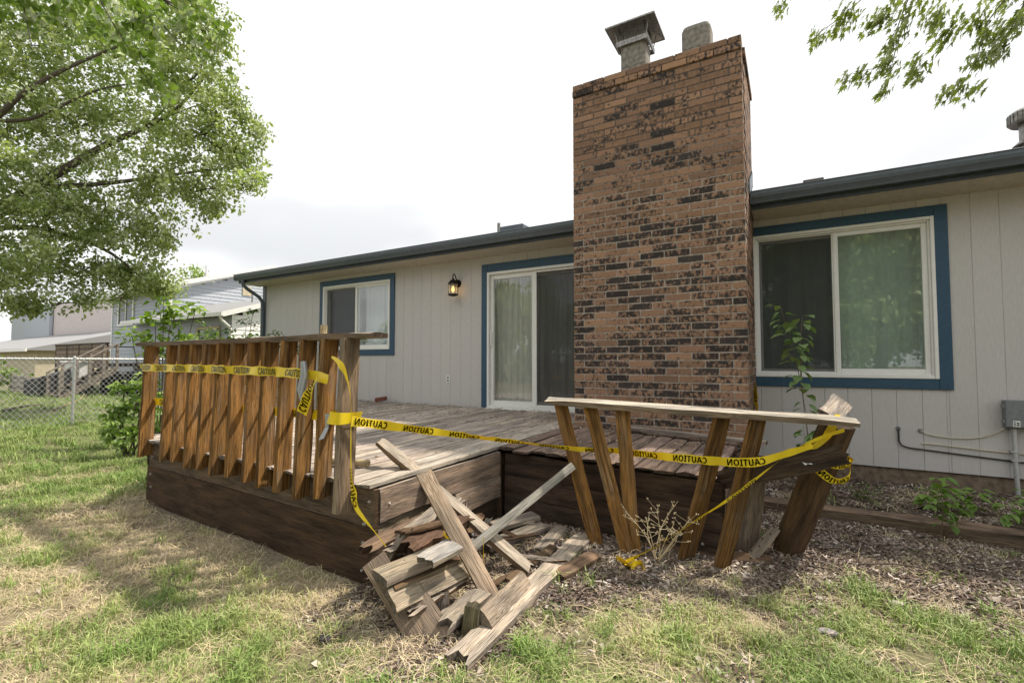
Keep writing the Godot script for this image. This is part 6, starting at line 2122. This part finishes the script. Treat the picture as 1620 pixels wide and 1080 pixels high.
# ------------------------------------------------------------------ ground cover
func tuft(n: int, h: float, rad: float, wide: float, sd: int, lie := 0.0) -> ArrayMesh:
	var r := RandomNumberGenerator.new()
	r.seed = sd
	var g := Geo.new()
	for i in n:
		var a := r.randf() * TAU
		var o := Vector3(r.randf_range(-1, 1) * rad, -0.004, r.randf_range(-1, 1) * rad)
		var L := h * r.randf_range(0.5, 1.25)
		var out := Vector3(cos(a), 0, sin(a))
		var w := Vector3(-sin(a), 0, cos(a)) * wide * r.randf_range(0.7, 1.3)
		var bend := r.randf_range(0.15, 0.8) + lie
		var p1 := o + Vector3(0, L * 0.5, 0).lerp(out * L * 0.5, minf(bend * 0.5, 0.93))
		var p2 := o + Vector3(0, L * 0.86, 0).lerp(out * L * 0.95, minf(bend * 0.95, 0.97))
		if lie > 0.5:
			p2.y = maxf(p2.y, 0.004)
		var k := r.randf_range(0.8, 1.2)
		var c := Color(k, k, k * r.randf_range(0.8, 1.1))
		g.quad(o - w, o + w, p1 + w * 0.8, p1 - w * 0.8, shade(c, 0.9))
		g.tri(p1 - w * 0.8, p1 + w * 0.8, p2, c)
	return g.mesh()


func chips(n: int, size: float, rad: float, sd: int) -> ArrayMesh:
	var r := RandomNumberGenerator.new()
	r.seed = sd
	var g := Geo.new()
	for i in n:
		var o := Vector3(r.randf_range(-1, 1) * rad, r.randf_range(0.002, 0.012), r.randf_range(-1, 1) * rad)
		var b := Basis.from_euler(Vector3(r.randf_range(-0.5, 0.5), r.randf() * TAU, r.randf_range(-0.5, 0.5)))
		var l := size * r.randf_range(0.5, 1.6)
		var w := size * r.randf_range(0.2, 0.6)
		var t := size * 0.12
		var k := r.randf_range(0.6, 1.35)
		var c := Color(k, k * r.randf_range(0.94, 1.02), k * r.randf_range(0.88, 1.04))
		var p := [Vector3(-l, 0, -w * 0.7), Vector3(l * 0.9, t, -w), Vector3(l, 0, w * 0.8), Vector3(-l * 0.8, t, w)]
		g.quad(o + b * (p[3] as Vector3), o + b * (p[2] as Vector3), o + b * (p[1] as Vector3), o + b * (p[0] as Vector3), c)
		var dn := Vector3(0, -t * 1.5, 0)
		for e in 4:
			var u: Vector3 = p[e]
			var v: Vector3 = p[(e + 1) % 4]
			g.quad(o + b * u, o + b * v, o + b * (v + dn), o + b * (u + dn), shade(c, 0.9))
	return g.mesh()


func cover(called: String, label: String, category: String, mesh: Mesh, m: Material, ts: Array, cc: PackedColorArray) -> void:
	var o := swarm(self, numbered(called), mesh, m, ts, cc)
	o.set_meta("label", label)
	o.set_meta("category", category)
	o.set_meta("kind", "stuff")


func build_groundcover() -> void:
	var eye := Vector2(0, 6.18)
	var gt := [[], [], []]
	var gc := [PackedColorArray(), PackedColorArray(), PackedColorArray()]
	var st := []
	var sc := PackedColorArray()
	# candidates in rings round the photographer's place, thinner with distance
	for ring in [[1.0, 3.2, 1700.0, 1.0], [3.2, 5.5, 900.0, 1.1], [5.5, 9.0, 330.0, 1.5], [9.0, 16.0, 110.0, 2.3], [16.0, 32.0, 28.0, 3.6]]:
		var r0: float = ring[0]
		var r1: float = ring[1]
		# the view covers 47 degrees either side of the axis
		var span := deg_to_rad(108.0)
		var area := 0.5 * span * (r1 * r1 - r0 * r0)
		var n := int(area * float(ring[2]))
		for i in n:
			var rr := sqrt(lerpf(r0 * r0, r1 * r1, rng.randf()))
			var a := deg_to_rad(30.3) + (rng.randf() - 0.5) * span
			var x := -sin(a) * rr
			var z := eye.y - cos(a) * rr
			if z < 0.2 and x > -10.2:
				continue
			if on_deck(x, z) or (x > -7.3 and z < 0.3):
				continue
			var m := mulch_at(x, z)
			var s := straw_at(x, z)
			var y := ground_y(x, z)
			var tall := gn.get_noise_2d(x * 2.6 + 3.0, z * 2.6)
			var bare := smoothstep(0.16, 0.34, gn.get_noise_2d(x * 3.1 - 30.0, z * 3.1 + 5.0)) * smoothstep(7.0, 4.5, absf(x) + 0.5)
			if rng.randf() < bare * 0.88:
				continue
			if rng.randf() < s * 0.72 * (1.0 - m * 0.7) and rr < 9.0:
				var k := rv(0.55, 1.3)
				st.append(Transform3D(Basis.from_euler(Vector3(rv(-0.15, 0.15), rng.randf() * TAU, rv(-0.15, 0.15))).scaled(Vector3.ONE * rv(0.7, 1.25) * float(ring[3])), Vector3(x, y + 0.004, z)))
				sc.append(Color(0.62 * k, 0.51 * k, 0.34 * k))
			if rng.randf() > (1.0 - 0.955 * m) * (1.0 - 0.85 * s):
				continue
			var kind := 0 if tall < (0.08 if rr > 3.4 else -0.04) else 1
			if rng.randf() < 0.25:
				kind = 2
			var sz := rv(0.7, 1.2) * float(ring[3]) * (1.0 + 0.35 * tall)
			gt[kind].append(Transform3D(Basis.from_euler(Vector3(rv(-0.12, 0.12), rng.randf() * TAU, rv(-0.12, 0.12))).scaled(Vector3(sz, sz * rv(0.7, 1.15) / sqrt(float(ring[3])), sz)), Vector3(x, y, z)))
			var dry := clampf(s * 0.55 + rng.randf() * 0.30 + gn.get_noise_2d(x * 4.0, z * 4.0) * 0.4, 0, 1)
			var c := Color(0.205, 0.325, 0.075).lerp(Color(0.60, 0.585, 0.29), dry)
			gc[kind].append(shade(c, rv(0.75, 1.25)))
	cover("grass", "green lawn grass with dry patches", "grass", tuft(12, 0.06, 0.04, 0.0015, 1), M.blade, gt[0], gc[0])
	cover("tall_grass", "longer green grass tufts in the lawn", "grass", tuft(13, 0.115, 0.035, 0.0017, 2), M.blade, gt[1], gc[1])
	cover("flattened_grass", "bent and flattened lawn grass", "grass", tuft(9, 0.10, 0.05, 0.0015, 3, 0.5), M.blade, gt[2], gc[2])
	var wt := []
	var wc := PackedColorArray()
	for i in 420:
		var x := rv(-6.5, 2.2)
		var z := rv(2.5, 5.7)
		if on_deck(x, z) or mulch_at(x, z) > 0.75 or (straw_at(x, z) > 0.85 and rng.randf() < 0.8):
			continue
		wt.append(Transform3D(Basis.from_euler(Vector3(rv(-0.2, 0.2), rng.randf() * TAU, rv(-0.2, 0.2))).scaled(Vector3.ONE * rv(0.55, 1.15)), Vector3(x, ground_y(x, z), z)))
		wc.append(Color(0.20, 0.33, 0.075).lerp(Color(0.42, 0.48, 0.17), rng.randf()))
	cover("grass_clumps", "coarse bright green grass clumps standing out of the lawn", "grass", tuft(26, 0.15, 0.028, 0.0022, 9, 0.1), M.blade, wt, wc)
	cover("dry_straw", "dead straw-coloured grass along the deck front", "straw", tuft(11, 0.15, 0.08, 0.0011, 4, 0.9), M.litter, st, sc)
	# bark mulch and leaf litter
	var ct := []
	var cc := PackedColorArray()
	for i in 34000:
		var x := rv(-2.2, 3.0)
		var z := rv(0.0, 4.7)
		if i % 13 == 0:
			x = rv(-6.0, 2.0)
			z = rv(3.0, 5.6)
		if on_deck(x, z):
			continue
		var m := mulch_at(x, z)
		if rng.randf() > m + 0.10:
			continue
		var k := rv(0.55, 1.3)
		var pick := rng.randf()
		var c := Color(0.25, 0.19, 0.155) if pick < 0.5 else (Color(0.50, 0.44, 0.395) if pick < 0.68 else Color(0.115, 0.08, 0.06))
		if z < 1.3 and x > -0.3 and rng.randf() < 0.7:
			continue
		ct.append(Transform3D(Basis.from_euler(Vector3(rv(-0.2, 0.2), rng.randf() * TAU, rv(-0.2, 0.2))).scaled(Vector3.ONE * rv(0.6, 1.35)), Vector3(x, ground_y(x, z), z)))
		cc.append(shade(c, k))
	cover("bark_mulch", "grey-brown bark chips and leaf litter round the broken deck", "mulch", chips(6, 0.0125, 0.055, 5), M.litter, ct, cc)
	ct = []
	cc = PackedColorArray()
	for i in 900:
		var x := rv(-7.0, -0.5)
		var z := rv(0.05, 4.1) * pow(rng.randf(), 0.8)
		if not on_deck(x, z) or (x > CX0 - 0.05 and z < CZ + 0.05):
			continue
		ct.append(Transform3D(Basis.from_euler(Vector3(rv(-0.2, 0.2), rng.randf() * TAU, rv(-0.2, 0.2))).scaled(Vector3.ONE * rv(0.6, 1.1)), Vector3(x, deck_y(x, z) + 0.003, z)))
		cc.append(shade(Color(0.50, 0.40, 0.28), rv(0.6, 1.4)))
	cover("deck_litter", "dry leaf scraps and twigs scattered on the deck boards", "leaf litter", chips(2, 0.014, 0.06, 6), M.litter, ct, cc)
	ct = []
	cc = PackedColorArray()
	for i in 260:
		var x := rv(-5.5, 2.0)
		var z := rv(2.4, 5.6)
		if on_deck(x, z):
			continue
		ct.append(Transform3D(Basis.from_euler(Vector3(rv(-0.3, 0.3), rng.randf() * TAU, rv(-0.3, 0.3))).scaled(Vector3.ONE * rv(0.7, 1.3)), Vector3(x, ground_y(x, z) + 0.02, z)))
		cc.append(shade(Color(0.62, 0.53, 0.42), rv(0.6, 1.25)))
	cover("fallen_leaves", "pale curled dead leaves lying in the grass", "leaves", spray("oval", 1, 0.02, 0.055, 61, 0.1), M.litter, ct, cc)
	# stones and a wood offcut in the lawn
	for q in [["pale brown wood offcut in the grass at the lower left", Vector3(-2.80, 0.02, 5.21), Vector3(0.075, 0.010, 0.022), Color(0.52, 0.40, 0.28), "wood offcut"], ["pale rounded stone where mulch meets grass at the right", Vector3(0.47, 0.02, 2.83), Vector3(0.035, 0.02, 0.028), Color(0.58, 0.52, 0.44), "stone"], ["flat grey stone in the grass below the mulch", Vector3(0.13, 0.02, 3.33), Vector3(0.045, 0.012, 0.03), Color(0.40, 0.36, 0.34), "stone"], ["small pale stone left of the rounded one", Vector3(0.10, 0.02, 2.96), Vector3(0.028, 0.012, 0.022), Color(0.62, 0.55, 0.50), "stone"], ["dark lump of rotten bark in the straw by the deck corner", Vector3(-1.95, 0.02, 4.62), Vector3(0.04, 0.022, 0.03), Color(0.05, 0.045, 0.045), "bark"]]:
		var g := Geo.new()
		var ex: Vector3 = q[2]
		var seg := 10
		var rows := 6
		var pts := []
		for j in rows + 1:
			for i in seg:
				var a := TAU * i / seg
				var b := PI * j / rows
				var w := 1.0 + 0.18 * gn.get_noise_3d(cos(a) * 3.0 + ex.x * 90.0, cos(b) * 3.0, sin(a) * 3.0) * 2.0
				pts.append((q[1] as Vector3) + Vector3(cos(a) * sin(b) * ex.x, -cos(b) * ex.y, sin(a) * sin(b) * ex.z) * w)
		for j in rows:
			for i in seg:
				var k1 := j * seg + i
				var k2 := j * seg + (i + 1) % seg
				g.quad(pts[k2], pts[k1], pts[k1 + seg], pts[k2 + seg])
		single("wood_offcut" if q[4] == "wood offcut" else ("bark_lump" if q[4] == "bark" else "stone"), g, textured(mat(q[3], 0.9), M.ground.albedo_texture, Vector3(9, 9, 9)), q[0], q[4])
	# twigs
	for q in [["curved dead twig in the straw before the deck front", [Vector3(-3.35, 0.03, 4.62), Vector3(-3.2, 0.035, 4.72), Vector3(-3.0, 0.03, 4.70)], 0.006], ["straight dead twig across the mulch right of the leaning post", [Vector3(0.35, 0.04, 2.35), Vector3(0.6, 0.05, 2.25), Vector3(0.9, 0.04, 2.28)], 0.006], ["forked dead twig on the mulch below the landscape timber", [Vector3(0.95, 0.04, 2.0), Vector3(1.15, 0.05, 1.9), Vector3(1.3, 0.06, 1.75)], 0.006]]:
		var g := Geo.new()
		var line := smooth_line(q[1], 0.04)
		var rad := []
		for i in line.size():
			rad.append(q[2] * (1.0 - 0.5 * i / line.size()))
		g.tube(line, rad, 5)
		single("dead_twig", g, M.bark, q[0], "twig")
